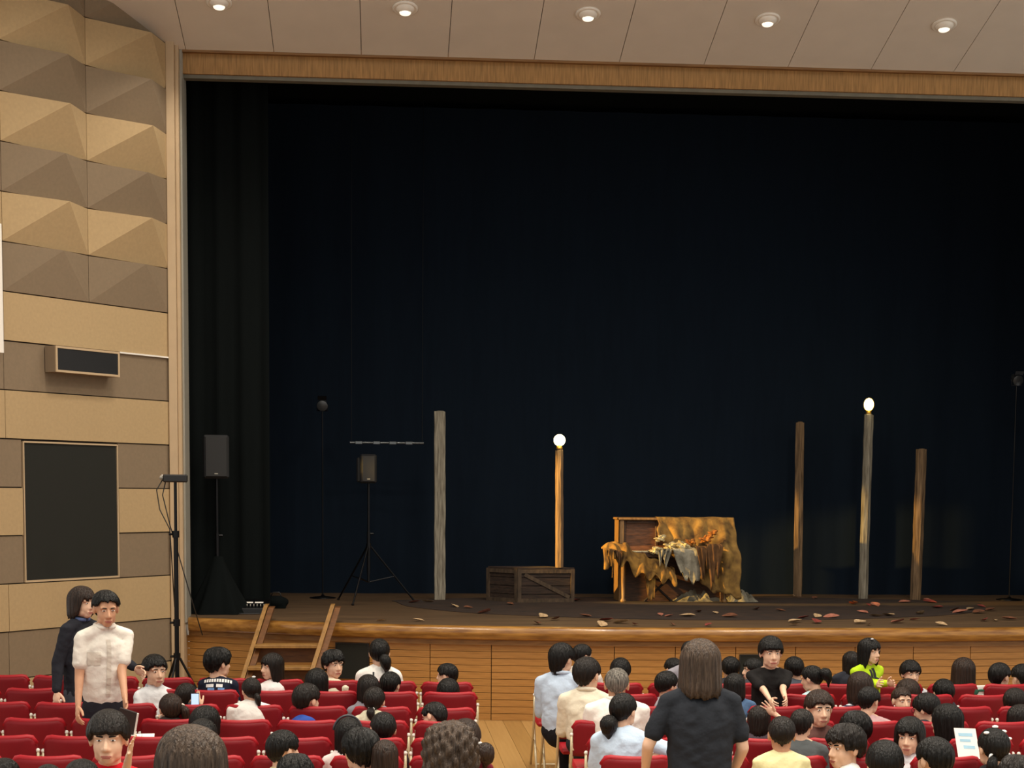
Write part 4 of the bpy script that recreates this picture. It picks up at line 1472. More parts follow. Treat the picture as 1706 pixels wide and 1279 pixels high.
def figure(pose, ztop, hs, k, wsh, arms, sleeve, lean=0.0, side=0.0, hipz=None, legs='long', wide=1.0, hems=0.0, voxel=0.015):
    """one body in its own frame: origin on the floor below the hips, chest towards +y"""
    hc_z = ztop - 0.126 * hs
    zsh = ztop - 0.245 * hs - 0.052 * k
    seat = 0.455
    pz = seat + 0.10 * k if pose == 'sit' else hipz
    up = Vector((side, lean, 1)).normalized()
    pel = Vector((0, 0, pz))

    def tor(z, dy=0.0, dx=0.0):
        s = (z - pz)
        return pel + Vector((dx + side * s, dy + lean * s, s))
    neck = tor(zsh + 0.055 * k)
    shl, shr = tor(zsh - 0.03 * k, 0, -wsh * 0.93), tor(zsh - 0.03 * k, 0, wsh * 0.93)
    headc = tor(hc_z, 0.02 * hs)
    chest = tor(pz + (zsh - pz) * 0.72)
    waist = tor(pz + (zsh - pz) * 0.35)
    X = (1, 0, 0)
    lu, ll = 0.27 * k * 1.02, 0.235 * k * 1.02
    skin, shirt, pants = [], [], []
    tr = 0.150 * k * wide
    skin += [capsule(pel, waist, 0.135 * k, 0.115 * k, 0.7, X), capsule(waist, chest, 0.115 * k, 0.135 * k, 0.7, X),
             capsule(chest, neck, 0.12 * k, 0.05 * k, 0.75, X), capsule(shl, shr, 0.045 * k, 0.045 * k)]
    g = 0.012 + 0.008 * k
    for S_ in (shl, shr):
        skin.append(capsule(neck, S_, 0.045 * k, 0.040 * k))
        shirt.append(capsule(neck - Vector((0, 0, 0.018)), S_, 0.056 * k, 0.046 * k + g * 0.4))
    wst = pel.lerp(waist, 0.25)
    shirt += [capsule(wst - Vector((0, 0, hems)), chest, tr * 0.92 + g, tr + g * 0.8, 0.72, X), capsule(chest, tor(zsh - 0.09 * k), tr + g * 0.8, tr * 0.72, 0.66, X),
              capsule(tor(zsh), neck - Vector((0, 0, 0.02)), 0.075 * k, 0.058 * k, 0.85, X)]
    info = {}
    for sd, S in (('L', shl), ('R', shr)):
        sg = -1 if sd == 'L' else 1
        a = arms.get(sd) if arms else None
        if a is None:
            if pose == 'sit':
                T = Vector((sg * 0.06 * k, 0.26 * k + lean * 0.2, seat + 0.17 * k))
                pole = (sg * 0.5, -0.5, -0.6)
            else:
                T = S + Vector((sg * 0.05, 0.06, -(lu + ll) * 0.98))
                pole = (sg * 0.3, -1, 0)
        else:
            T = Vector(a[0])
            pole = a[1] if len(a) > 1 and a[1] else (sg * 0.7, -0.3, -0.6)
        E, Wr = ik(S, T, lu, ll, pole)
        skin += [capsule(S, E, 0.046 * k, 0.037 * k), capsule(E, Wr, 0.037 * k, 0.024 * k)]
        if sleeve == 'short':
            shirt.append(capsule(S, S.lerp(E, 0.70), 0.043 * k + g * 0.45, 0.048 * k + g * 0.5))
        elif sleeve == 'long':
            shirt += [capsule(S, E, 0.046 * k + g * 0.6, 0.043 * k + g * 0.5), capsule(E, E.lerp(Wr, 0.92), 0.043 * k + g * 0.5, 0.032 * k + g * 0.4)]
        info[sd] = (E, Wr)
    for sg in (-1, 1):
        hip = pel + Vector((sg * 0.075 * k, 0, -0.02 * k))
        if pose == 'sit':
            knee = Vector((sg * 0.10 * k, 0.40 * k, seat + 0.06 * k))
            ank = Vector((sg * 0.10 * k, 0.40 * k, max(0.075, seat + 0.06 * k - 0.40 * k)))
            hip.z = seat + 0.075 * k
        else:
            knee = Vector((sg * 0.09 * k, 0.02, pz * 0.52))
            ank = Vector((sg * 0.10 * k, -0.01, 0.075))
        toe = ank + Vector((sg * 0.015, 0.13 * k, -0.042))
        skin += [capsule(hip, knee, 0.075 * k, 0.050 * k), capsule(knee, ank, 0.050 * k, 0.034 * k), capsule(ank + Vector((0, -0.02, -0.035)), toe, 0.034, 0.028)]
        pants += [capsule(hip, knee, 0.088 * k, 0.066 * k)]
        if legs == 'long':
            pants.append(capsule(knee, ank, 0.064 * k, 0.050 * k))
    pants.append(capsule(pel + Vector((0, 0, -0.03)), pel + Vector((0, 0, 0.05)), 0.145 * k, 0.13 * k, 0.78, X))
    return dict(skin=remesh(join(*skin), voxel, 3), shirt=wrinkle(remesh(join(*shirt), voxel * 0.92, 3), k) if sleeve else None,
                pants=remesh(join(*pants), voxel * 1.15, 3), head=headc, zsh=zsh, neck=neck, info=info, k=k)


SIT = {}


def wrinkle(vf, k):
    from mathutils import noise
    v, f = vf
    out = v.copy()
    for i, p in enumerate(v):
        q = Vector((p[0] * 9, p[1] * 9, p[2] * 13 + p[0] * 6))
        a = noise.noise(q) * 0.007 * k + (0.35 - abs(noise.noise(Vector((p[0] * 7 + p[2] * 9, p[1] * 7, p[2] * 16 - p[0] * 12))))) * 0.010 * k
        r = math.hypot(p[0], p[1]) + 1e-6
        out[i, 0] += p[0] / r * a
        out[i, 1] += p[1] / r * a
    return out, f


def decal(me_vf, quads, direction, offset=0.004):
    """small printed shapes laid on a garment: each quad is sampled on the cloth below it"""
    bvh = BVHTree.FromPolygons([tuple(p) for p in me_vf[0]], [tuple(q) for q in me_vf[1]])
    d = Vector(direction)
    V, Fc = [], []
    for (x0, x1, z0, z1, sk) in quads:
        nx, nz = max(1, int((x1 - x0) / 0.02)), max(1, int((z1 - z0) / 0.02))
        base = len(V)
        for i in range(nx + 1):
            for j in range(nz + 1):
                x = x0 + (x1 - x0) * i / nx
                z = z0 + (z1 - z0) * j / nz + sk * x * x
                h = bvh.ray_cast(Vector((x, 0, z)) - d * 1.0, d)
                p = h[0] if h[0] is not None else Vector((x, -d.y * 0.1, z))
                V.append(tuple(p - d * offset))
        for i in range(nx):
            for j in range(nz):
                a = base + i * (nz + 1) + j
                Fc.append((a, a + nz + 1, a + nz + 2, a + 1))
    o = len(V)
    V += [tuple(Vector(v) + d * 0.003) for v in V]
    Fc += [tuple(i + o for i in q[::-1]) for q in Fc]
    return np.array(V), Fc


def person(px, py, w, y, kind, ba, ha, style, hair, shirt, label, pose='sit', sleeve='short', pants='2a2a30', tilt=0.0, nod=0.0, arms=None,
           lean=0.06, side=0.0, face=None, tails=None, hems=0.0, skin=None, wide=1.0, hands=('relaxed', 'relaxed'), legs='long', ties=None, band=None,
           collar=None, print_=None, shirt_mat=None, hsmax=1.16, kscale=None, glasses=False):
    top = at_y(px, py, y)
    s_px = F_PX / y
    kid = kind == 'kid'
    ang = abs(((ha + 180) % 360) - 180)
    wref = 0.19 + 0.035 * abs(math.sin(math.radians(ha)))
    hs = min(hsmax, max(0.86, w / (s_px * wref)))
    if tails is None and style in ('bob', 'long', 'longadult', 'bobwide'):
        hs = min(hs, 1.08)
    k = kscale or (0.80 if kid else 1.0)
    wsh = (0.150 if kid else 0.185) * (1 if kind != 'woman' else 0.92) * wide
    ztop = top.z
    # head centre sits lean*height in front of the hips
    arms_l = None
    seed = int(px * 7 + py * 13)
    rz = -math.radians(ba)
    Rb = Matrix.Rotation(rz, 3, 'Z')
    hipz = None
    if pose == 'stand':
        hipz = ztop * 0.515
    pz = 0.455 + 0.10 * k if pose == 'sit' else hipz
    hc = ztop - 0.126 * hs
    off = Rb @ Vector((side * (hc - pz), lean * (hc - pz) + 0.02 * hs, 0))
    root = Vector((top.x - off.x, top.y - off.y, 0))
    if arms:
        arms_l = {}
        for sd, a in arms.items():
            if a is None:
                continue
            tgt = at_y(*a[:3]) - root
            arms_l[sd] = (Rb.transposed() @ tgt, a[3] if len(a) > 3 else None)
    if pose == 'sit' and not arms_l and side == 0.0 and lean == 0.06:
        key = (kind, sleeve, round(ztop / 0.04), round(hs / 0.06), wide, hems, legs)
        if key not in SIT:
            SIT[key] = figure(pose, round(ztop / 0.04) * 0.04, round(hs / 0.06) * 0.06, k, wsh, None, sleeve, lean, 0, None, legs, wide, hems)
        fg = SIT[key]
        headc = Vector((0, lean * (hc - pz) + 0.02 * hs, hc))
    else:
        fg = figure(pose, ztop, hs, k, wsh, arms_l, sleeve, lean, side, hipz, legs, wide, hems, 0.013)
        headc = fg['head']
    # head frame: centre of the head in body coordinates
    dh = -math.radians(ha - ba)
    HM = Matrix.Translation(headc) @ Matrix.Rotation(dh, 4, 'Z') @ Matrix.Rotation(math.radians(nod), 4, 'X') @ Matrix.Rotation(math.radians(tilt), 4, 'Y') @ Matrix.Scale(hs, 4)
    pieces = [fg['skin'], xf(head_mesh('kid' if kid else 'adult'), HM)]
    for i, sd in enumerate(('L', 'R')):
        E, Wr = fg['info'][sd]
        hm = hand_mesh(hands[i])
        if sd == 'R':
            hv = hm[0].copy()
        else:
            hv = hm[0] * np.array([-1, 1, 1])
        d = (Wr - E).normalized()
        # local -z along the forearm, thumb side forwards/up
        zc = -d
        yv = Vector((0, 1, 0.35)) if abs(d.z) > 0.6 else Vector((-0.2 if sd == 'R' else 0.2, 0, 1))
        yv = (yv - zc * yv.dot(zc)).normalized()
        xv = yv.cross(zc)
        sc = 1.0 * (0.84 if kid else 1.0)
        Mh = np.array([[xv.x, yv.x, zc.x], [xv.y, yv.y, zc.y], [xv.z, yv.z, zc.z]]) * sc
        pieces.append((hv @ Mh.T + np.array(Wr), [q if sd == 'R' else q[::-1] for q in hm[1]]))
    body = part('person', join(*pieces), skin or M_skin, None, True, root, (0, 0, rz))
    tag(body, label, 'person', 'audience in the hall')
    # hair
    stl = dict(ST[style])
    hp = part('hair', xf(hair_mesh(seed=seed, **stl), HM), H[hair], body, True)
    for i, tl in enumerate(tails or []):
        tv = tail_mesh(tl[0], tl[1], tl[2], seed + i)
        tp = part('ponytail', xf(tv, HM), H[hair], hp, True)
        part('hair_tie', xf(tube([Vector(tl[0]) + Vector((0.020 * math.cos(a), 0.004, 0.020 * math.sin(a))) for a in [2 * PI * q / 10 for q in range(10)]], 0.008, 8, closed=True), HM),
             mat('tie_' + (tl[3] if len(tl) > 3 else '1b1b1f'), tl[3] if len(tl) > 3 else '1b1b1f', 0.7), hp, True)
    for tcol, pos, r in ties or []:
        part('hair_clip', xf(ellipsoid(pos, (r * 1.4, r, r * 0.7), 10, 6), HM), mat('tie_' + tcol, tcol, 0.6), hp, True)
    if band:
        pts = []
        for q in range(13):
            a = -1.45 + 2.9 * q / 12
            pts.append((0.099 * math.sin(a), 0.022, 0.022 + 0.112 * math.cos(a)))
        part('hair_band', xf(tube(pts, 0.008, 8), HM), mat('tie_' + band, band, 0.5), hp, True)
    # eyes, brows and mouth for heads turned to the hall
    if face or (face is None and ang > 55):
        for sx_ in (-1, 1):
            ey = part('eye', xf(ellipsoid((sx_ * 0.030, 0.0765, 0.0), (0.0125, 0.006, 0.0042), 12, 8), HM), M_eyew, body, True)
            part('iris', xf(ellipsoid((sx_ * 0.030, 0.0800, 0.0), (0.0060, 0.0042, 0.0043), 10, 6), HM), M_eye, ey, True)
            part('eyebrow', xf(capsule((sx_ * 0.016, 0.0835, 0.017), (sx_ * 0.044, 0.074, 0.019), 0.004, 0.003, n=8), HM), H['black'], body, True)
        part('lips', xf(join(capsule((-0.019, 0.083, -0.070), (0.019, 0.083, -0.070), 0.0042, 0.0042, n=8), capsule((-0.013, 0.082, -0.077), (0.013, 0.082, -0.077), 0.0046, 0.0046, n=8)), HM), M_lip, body, True)
    if glasses:
        for sx_ in (-1, 1):
            part('glasses', xf(tube([Vector((sx_ * 0.031 + 0.022 * math.cos(a), 0.094, 0.0 + 0.018 * math.sin(a))) for a in [2 * PI * q / 12 for q in range(12)]], 0.0022, 6, closed=True), HM), M_metal, body, True)
    if fg['shirt'] is not None:
        sm = shirt_mat or cloth_mat(shirt)
        me = mesh_of('shirt', fg['shirt'], sm, True)
        so_ = obj('shirt', me, body)
        if collar:
            nk = fg['neck'] - Vector((0, 0, 0.012))
            pts = [(nk.x + 0.070 * k * math.cos(a) * 1.02, nk.y + 0.062 * k * math.sin(a), nk.z + 0.012 + 0.012 * -math.sin(a)) for a in [PI / 2 + 0.16 + (2 * PI - 0.32) * q / 16 for q in range(17)]]
            part('collar', tube(pts, 0.017 * k, 8, True, 1.9 if False else 1.0), cloth_mat(collar), so_, True)
        if print_:
            for pc, quads, dr in print_:
                q2 = [(a * k, b * k, ztop + c_ * 1.0, ztop + d_ * 1.0, e_) for a, b, c_, d_, e_ in quads]
                part('print', decal(fg['shirt'], q2, dr), mat('print_' + pc, pc, 0.7), so_)
    part('shorts' if legs == 'short' else 'trousers', fg['pants'], cloth_mat(pants), body, True)
    return body


R_ = [0, 14.62, 13.86, 12.9, 12.1, 11.25, 10.45, 9.7]
PT_R = [((0.0, -0.105, 0.0), [(0.01, -0.135, -0.03), (0.015, -0.135, -0.10), (0.01, -0.125, -0.18)], 0.030)]
LOWTAIL = [((0.0, -0.10, -0.03), [(0.0, -0.135, -0.06), (0.0, -0.14, -0.13), (0.0, -0.13, -0.20)], 0.032)]
HIGHTAIL = [((0.0, -0.098, 0.04), [(0.0, -0.145, 0.04), (0.0, -0.165, -0.02), (0.0, -0.155, -0.10)], 0.032)]
WHITE = 'f2efe8'

# ---------------- left block, standing adults
person(176, 982, 50, 12.25, 'adult', 152, 158, 'mens', 'black', 'ece6da', 'man in white short-sleeved shirt standing among the left seats holding dark folder',
       pose='stand', pants='23232a', lean=0.10, hems=-0.03, skin=M_skin2, collar='ece6da', nod=-8, wide=1.02, tilt=0, print_=[('d8cfc0', [(-0.016, 0.016, -0.80, -0.37, 0), (0.06, 0.15, -0.56, -0.46, 0)], (0, -1, 0))],
       arms={'R': (128, 1222, 12.05, (-0.3, -1, 0)), 'L': (207, 1190, 12.05, (0.4, -1, 0))})
person(137, 976, 48, 13.45, 'woman', 120, 125, 'bob', 'brown', '26272e', 'woman in dark navy cardigan standing behind the man in white shirt',
       pose='stand', sleeve='long', pants='4a4d55', lean=0.02, hems=0.1, collar='55648a',
       arms={'R': (92, 1168, 13.2, (-0.2, -1, 0)), 'L': (262, 1150, 13.35, (0.2, -0.5, -1))})
person(258, 1089, 46, 13.95, 'kid', 150, 150, 'short', 'black', 'e9ecee', 'boy in pale collared shirt turned round beneath the woman reaching out',
       sleeve='short', lean=-0.02, collar='b9c2cc', kscale=0.9)
person(364, 1078, 45, R_[1] + .1, 'kid', 5, 50, 'messy', 'black', '1d2233', 'boy in navy tee with white back lettering in front row',
       print_=[('f4f4f0', [(-0.145 + i * 0.029, -0.145 + i * 0.029 + 0.021, -0.30, -0.275, -1.1) for i in range(11)]
                + [(-0.12, -0.03, -0.345, -0.318, -0.8), (0.0, 0.07, -0.345, -0.318, -0.8)], (0, 1, 0)),
               ('6f9fd8', [(-0.10, -0.02, -0.375, -0.352, -0.6), (0.02, 0.09, -0.37, -0.352, -0.6), (-0.06, 0.05, -0.40, -0.382, -0.4)], (0, 1, 0))])
person(311, 1137, 38, R_[2] + .1, 'kid', 10, 30, 'short', 'soft', '5b5f6a', 'child with raised hand and phone before the boy in pale shirt',
       arms={'R': (336, 1176, 13.7, (0.3, 0.2, -1)), 'L': (322, 1182, 13.75, (-0.3, 0.2, -1))}, hands=('grip', 'spread'))
person(284, 1153, 44, R_[3] + .1, 'kid', 0, -20, 'tied', 'brown', '47403c', 'girl with brown hair tied back under the raised phone',
       tails=[((0.07, -0.07, 0.02), [(0.09, -0.09, -0.01), (0.10, -0.09, -0.08), (0.09, -0.08, -0.13)], 0.024, 'e8d8c8')])
person(343, 1175, 52, R_[4] - .2, 'kid', 5, 35, 'bob', 'black', 'b9b4a8', 'child with black hair and visible ear left of empty red seats')
person(338, 1196, 58, R_[5] - .25, 'kid', 0, 10, 'long', 'black', 'd8d2c8', 'girl with long wavy black hair just above the nearest grey-brown head')
person(315, 1213, 122, 5.6, 'woman', -30, -38, 'bobwide', 'light', '6b625c', 'person with large ash-brown bobbed head nearest the camera at left', pose='stand', sleeve='short', hsmax=1.35)
person(180, 1182, 82, 9.4, 'kid', 178, 178, 'bowl', 'soft', 'd31f2c', 'boy in red tee facing the camera with a pointing hand', pose='stand', lean=0.03,
       arms={'L': (216, 1252, 9.1, (0.5, 0.2, -1))}, hsmax=1.3, hands=('spread', 'relaxed'))
person(8, 1262, 42, 9.2, 'kid', 0, 40, 'short', 'black', '3a4a7a', 'boy with cropped black head cut off at lower left corner')
person(136, 1264, 62, 9.0, 'kid', 0, 0, 'bowl', 'black', '554d58', 'child with glossy black hair below the red-shirted boy')
person(80, 1273, 40, 9.0, 'kid', 0, -10, 'bob', 'soft', '6d6a70', 'child whose dark hair just peeks above bottom edge at left')
# left block, seated
person(418, 1127, 37, R_[3] + .1, 'kid', 0, -25, 'tied', 'soft', WHITE, 'girl in white tee with hair clip and plaited hair, third row',
       tails=[((0.01, -0.098, -0.02), [(0.02, -0.12, -0.06), (0.03, -0.12, -0.12), (0.03, -0.11, -0.17)], 0.020)], ties=[('e8e4dc', (0.02, -0.02, 0.125), 0.014)], wide=1.1)
person(452, 1087, 40, R_[1] + .1, 'kid', -20, -125, 'long', 'soft', 'efe6e4', 'front-row girl with long dark hair looking back to the left')
person(556, 1082, 40, R_[1] + .1, 'kid', 30, 150, 'messy', 'black', 'f0e8cc', 'front-row child in cream top looking back at camera')
person(528, 1112, 40, R_[2] + .1, 'kid', 0, 5, 'long', 'black', 'eef0f2', 'girl with straight long black hair and white top, second row',
       print_=[('2b2e38', [(0.10, 0.13, -0.42, -0.26, 0)], (0, 1, 0))], wide=1.1)
person(512, 1137, 49, R_[3] + .05, 'kid', 10, 45, 'short', 'soft', '3f62c0', 'boy in blue and white patterned shirt looking right, third row',
       print_=[('e6ecf4', [(0.02, 0.12, -0.36, -0.29, 0), (-0.02, 0.06, -0.44, -0.39, 0)], (0, 1, 0)), ('1c2a5a', [(-0.13, -0.04, -0.42, -0.31, 0)], (0, 1, 0))])
person(632, 1062, 38, R_[1] + .1, 'woman', 0, 0, 'tied', 'black', WHITE, 'person in white tee with smooth black ponytail in front row',
       tails=[((0.025, -0.10, -0.025), [(0.05, -0.13, -0.05), (0.06, -0.13, -0.12), (0.05, -0.12, -0.18)], 0.034)],
       print_=[('1e1e22', [(-0.06, -0.045, -0.48, -0.30, 0)], (0, 1, 0))])
person(651, 1118, 38, R_[2] + .1, 'kid', 0, 25, 'short', 'black', '55586a', 'boy with round black crop right of the ponytail, second row')
person(613, 1123, 37, R_[2] - .1, 'kid', 0, -10, 'bob', 'soft', '8d8a92', 'child with dark bob left of the round black crop, second row')
person(624, 1142, 41, R_[3] - .05, 'kid', 0, 15, 'tied', 'soft', 'd9d4b8', 'girl with low tail and white hair tie in khaki top, third row',
       tails=[((0.0, -0.095, -0.05), [(0.0, -0.12, -0.08), (0.01, -0.12, -0.13), (0.0, -0.11, -0.17)], 0.024, 'f4f2ee')], wide=1.1)
person(638, 1183, 50, R_[5] + .1, 'kid', 0, -10, 'crop', 'black', '3d3038', 'boy with round cropped black head, fifth row beside the seat gap')
person(580, 1194, 48, R_[5] - .2, 'kid', 0, -10, 'long', 'black', 'e6d9d4', 'girl with long black hair and hair band, fifth row', band='3a3a40')
person(600, 1212, 64, 10.0, 'kid', 0, -25, 'messy', 'black', '9c6a7a', 'boy with glossy tousled black hair and visible left ear')
person(641, 1232, 44, 9.9, 'kid', 0, 5, 'bob', 'brown', '4c4450', 'girl with dark brown bob right of tousled boy')
person(473, 1215, 58, 10.3, 'kid', 15, 55, 'short', 'black', 'd9c9a2', 'boy in cream shirt turned right, below the blue-shirted boy')
person(492, 1256, 60, 9.2, 'kid', 0, 0, 'messy', 'black', '5a5048', 'boy with tousled black hair at bottom edge below cream-shirted boy')
person(744, 1104, 37, R_[1] + .1, 'kid', -10, -70, 'short', 'black', 'efeee8', 'front-row boy in profile looking left at aisle end')
person(747, 1129, 39, R_[2] + .1, 'kid', 0, 5, 'bowl', 'black', '3a3a44', 'child with glossy black bowl cut behind the boy in profile')
person(722, 1169, 45, R_[4] + .1, 'kid', -10, -60, 'short', 'black', 'f0efe8', 'boy slumped left with ear showing, fourth row at aisle', tilt=18, nod=-15, side=-0.12)
person(776, 1194, 64, 10.4, 'kid', 0, 10, 'tied', 'brown', '7a2530', 'girl with brown side ponytail and white scrunchie at aisle',
       tails=[((0.085, -0.06, -0.03), [(0.115, -0.07, -0.06), (0.125, -0.07, -0.11), (0.11, -0.06, -0.16)], 0.040, 'f2f0ec')])
person(752, 1206, 95, 8.45, 'woman', 0, -5, 'curly', 'light', 'c9202c', 'person with curly brown hair and red top at the aisle', pose='sit', wide=1.0, hsmax=1.3)

# ---------------- right block
person(937, 1070, 46, 13.45, 'adult', 25, 48, 'mullet', 'black', 'bfd0e4', 'person in light blue shirt with black hair at the aisle, looking right', sleeve='long', collar='bfd0e4', pants='1d1d22')
person(971, 1072, 36, 14.6, 'adult', 40, 62, 'short', 'black', 'dcd6cc', 'black-haired adult in front row just beyond blue-shirted person')
person(979, 1093, 54, 12.75, 'adult', 15, 38, 'short', 'soft', 'e3dac4', 'person in cream shirt behind the light blue shirt', sleeve='long', collar='e3dac4')
person(1028, 1110, 48, 12.05, 'adult', 5, 10, 'crop', 'grey', 'f3f0e8', 'grey-haired man in white shirt seen from behind', sleeve='long', collar='f3f0e8', skin=M_skin2, wide=1.12)
person(1034, 1095, 37, R_[1] - .1, 'kid', 0, 10, 'bowl', 'black', 'e8dcc0', 'child with black hair peeking over the grey-haired man')
person(1040, 1152, 54, 10.85, 'woman', 15, 42, 'tied', 'black', 'c3d6ea', 'woman in pale blue short-sleeved shirt with low ponytail', wide=1.05,
       tails=[((-0.02, -0.10, -0.045), [(-0.03, -0.135, -0.08), (-0.03, -0.14, -0.14), (-0.02, -0.13, -0.20)], 0.042)],
       arms={'R': (1082, 1262, 10.75, (1, -0.2, -0.3))})
person(1167, 1067, 74, 9.1, 'woman', 0, 3, 'bobwide', 'light', '26292f', 'woman in black tee with straight brown hair standing, back to camera',
       pose='stand', lean=0.03, hems=0.2, wide=1.18, pants='2e3442', hsmax=1.2,
       arms={'L': (1074, 1290, 9.2, (-0.6, -1, 0)), 'R': (1218, 1295, 9.2, (0.6, -1, 0))})
person(1150, 1067, 32, 14.4, 'adult', 0, 0, 'short', 'black', '8f8c94', 'black-haired adult hidden behind the standing woman in black')
person(1121, 1095, 27, 14.7, 'kid', 0, -30, 'short', 'black', 'd8d4cc', 'small front-row child left of the standing woman')
person(1112, 1117, 42, R_[2] - .2, 'kid', 20, 60, 'bowl', 'black', 'b8b4bc', 'child with black hair turned right beside standing woman shoulder')
person(1217, 1093, 32, R_[1] + .1, 'kid', 0, 0, 'bowl', 'black', '33353d', 'front-row child with round black hair right of standing woman')
person(1224, 1121, 37, R_[3] + .1, 'kid', 0, 10, 'bob', 'black', '4f6a8c', 'girl with glossy black hair and denim top, third row')
person(1253, 1096, 34, R_[1] - .1, 'kid', -20, -95, 'short', 'black', '3d3a40', 'boy in profile facing left beside the standing boy')
person(1285, 1059, 43, 13.35, 'kid', 180, 178, 'bowl', 'black', '1c1a1a', 'boy in black tee standing and facing the camera, arms on seat back',
       pose='stand', lean=0.06, hems=0.06, wide=1.15, pants='20242e', print_=[('f4f4f0', [(-0.115, -0.075, -0.415, -0.40, 0)], (0, -1, 0))],
       arms={'R': (1287, 1171, 12.98, (-0.8, 0.2, -0.6)), 'L': (1308, 1168, 12.98, (0.9, 0.2, -0.5))})
person(1323, 1093, 34, R_[1] + .1, 'kid', 0, -15, 'bowl', 'black', '505560', 'front-row child just right of the standing boy', tilt=-8)
person(1352, 1107, 40, R_[2] - .1, 'kid', -20, -50, 'tied', 'black', 'bfe0e4', 'girl in pale aqua top with ponytail leaning left',
       tails=[((0.0, -0.10, 0.03), [(0.0, -0.15, 0.03), (0.0, -0.17, -0.03), (0.0, -0.16, -0.10)], 0.038)], nod=-10)
person(1366, 1148, 58, 11.5, 'kid', 175, 175, 'short', 'brown', '6b4a44', 'child in brown facing the camera behind boy in pale yellow tee', hsmax=1.12)
person(1450, 1062, 39, 13.65, 'kid', 150, 145, 'long', 'black', 'b4d624', 'girl in lime green jacket with long black hair, standing',
       pose='stand', sleeve='long', pants='a9cc2a', lean=0.04, hems=0.1, wide=1.05, ties=[('cfd0d4', (0.03, 0.045, 0.118), 0.012)],
       arms={'R': (1462, 1140, 13.42, (-0.8, 0.2, -0.6)), 'L': (1478, 1138, 13.42, (0.9, 0.2, -0.5))},
       print_=[('17181a', [(-0.02, 0.02, -0.36, -0.26, 0), (0.03, 0.055, -0.40, -0.27, 0)], (0, -1, 0))])
person(1418, 1084, 29, R_[1] + .2, 'kid', 0, -20, 'long', 'soft', '2a2c34', 'front-row child with dark hair left of the lime jacket')
person(1433, 1118, 44, R_[3] + .1, 'kid', 0, 0, 'bob', 'brown', 'e9e9ee', 'child in navy and white striped top before lime jacket girl', shirt_mat=stripes('stripe_shirt', 'eef0f4', '232a44', 14))
person(1449, 1143, 43, R_[4] + .1, 'kid', 10, 50, 'short', 'black', 'c4a0a0', 'boy with round black crop turned right, fourth row', nod=-8)
person(1518, 1099, 36, R_[1] + .1, 'kid', 175, 175, 'bowl', 'black', 'dfe4ea', 'front-row child facing the camera left of long-haired girl', lean=0.0)
person(1512, 1130, 44, R_[2] + .1, 'kid', 0, -10, 'bob', 'brown', 'cfd6e4', 'child with brown-black hair below front-row child facing camera')
person(1503, 1143, 38, R_[3] + .1, 'kid', 170, 172, 'crop', 'brown', 'c02733', 'child in red top turned to the camera, third row', lean=0.0)
person(1572, 1130, 37, R_[2] + .1, 'kid', 0, 0, 'short', 'black', '3c3c46', 'boy with round black hair left of the green-printed shirt')
person(1605, 1095, 42, R_[1] + .1, 'woman', 0, 0, 'longadult', 'brown', WHITE, 'long-haired girl in white shirt with green print in front row',
       print_=[('1f5a44', [(-0.09, 0.09, -0.60, -0.56, 0), (-0.06, 0.06, -0.655, -0.60, 0), (-0.14, -0.10, -0.585, -0.57, 0), (0.10, 0.14, -0.585, -0.57, 0)], (0, 1, 0))], kscale=0.9)
person(1667, 1103, 42, R_[1] - .15, 'kid', 10, 58, 'short', 'black', '19191c', 'boy in black tee looking right near the right edge')
person(1703, 1105, 40, R_[1] + .2, 'kid', 0, -20, 'short', 'black', 'd8d8d8', 'black-haired child cut by right edge in front row')
person(1692, 1145, 44, R_[3] + .1, 'kid', 10, 35, 'short', 'soft', 'd9c95e', 'child in yellow top at right edge, third row')
person(1702, 1173, 46, R_[4] - .1, 'kid', 10, 70, 'bob', 'soft', '1f1f24', 'child in black at the right edge looking right')
person(1543, 1154, 47, R_[4] + .1, 'kid', -5, -45, 'bowl', 'black', '3f4048', 'boy with bowl cut bending left, fourth row', nod=-12, glasses=True)
person(1577, 1171, 54, R_[5] + .1, 'kid', -10, -40, 'long', 'black', '2a2a30', 'girl with long black hair leaning left above paper sheet')
person(1516, 1194, 56, 10.7, 'kid', -150, -150, 'bob', 'black', 'eceef2', 'girl in white collar turned round left of the leaning girl', lean=0.0)
person(1474, 1232, 67, 9.35, 'kid', 0, 5, 'bowl', 'black', '3a3436', 'child with glossy black hair at bottom edge right of child in white')
person(1556, 1226, 66, 9.35, 'kid', 0, -25, 'short', 'black', '2a3038', 'boy with full black hair and left ear at bottom edge')
person(1655, 1210, 58, 10.1, 'kid', 0, -10, 'tied', 'black', '1e1e22', 'girl with white hair ornaments and twin tails near the right edge',
       tails=[((0.045, -0.085, -0.04), [(0.06, -0.10, -0.08), (0.065, -0.10, -0.14), (0.06, -0.09, -0.19)], 0.022, 'f4f2ee'),
              ((-0.045, -0.085, -0.04), [(-0.06, -0.10, -0.08), (-0.065, -0.10, -0.14), (-0.06, -0.09, -0.19)], 0.022, 'f4f2ee')],
       ties=[('f4f2ee', (-0.06, -0.03, 0.095), 0.014), ('f4f2ee', (0.05, -0.03, 0.10), 0.014), ('f4f2ee', (0.0, -0.02, 0.128), 0.014), ('f4f2ee', (0.075, -0.05, 0.06), 0.013)])
person(1694, 1258, 62, 9.0, 'kid', 0, 0, 'messy', 'soft', '4a4a50', 'child with tousled dark grey hair in lower right corner')
person(1303, 1190, 54, 10.2, 'kid', 5, 10, 'crop', 'soft', 'e4dca8', 'boy with cropped hair and tanned neck in pale yellow tee', skin=M_skin2, kscale=0.9)
person(1265, 1175, 40, R_[4] - .2, 'kid', 0, 15, 'bob', 'soft', '4b4148', 'child touching hair with one hand right of standing woman',
       arms={'R': (1292, 1190, 11.8, (0.6, -0.2, -0.8))}, hands=('relaxed', 'spread'))
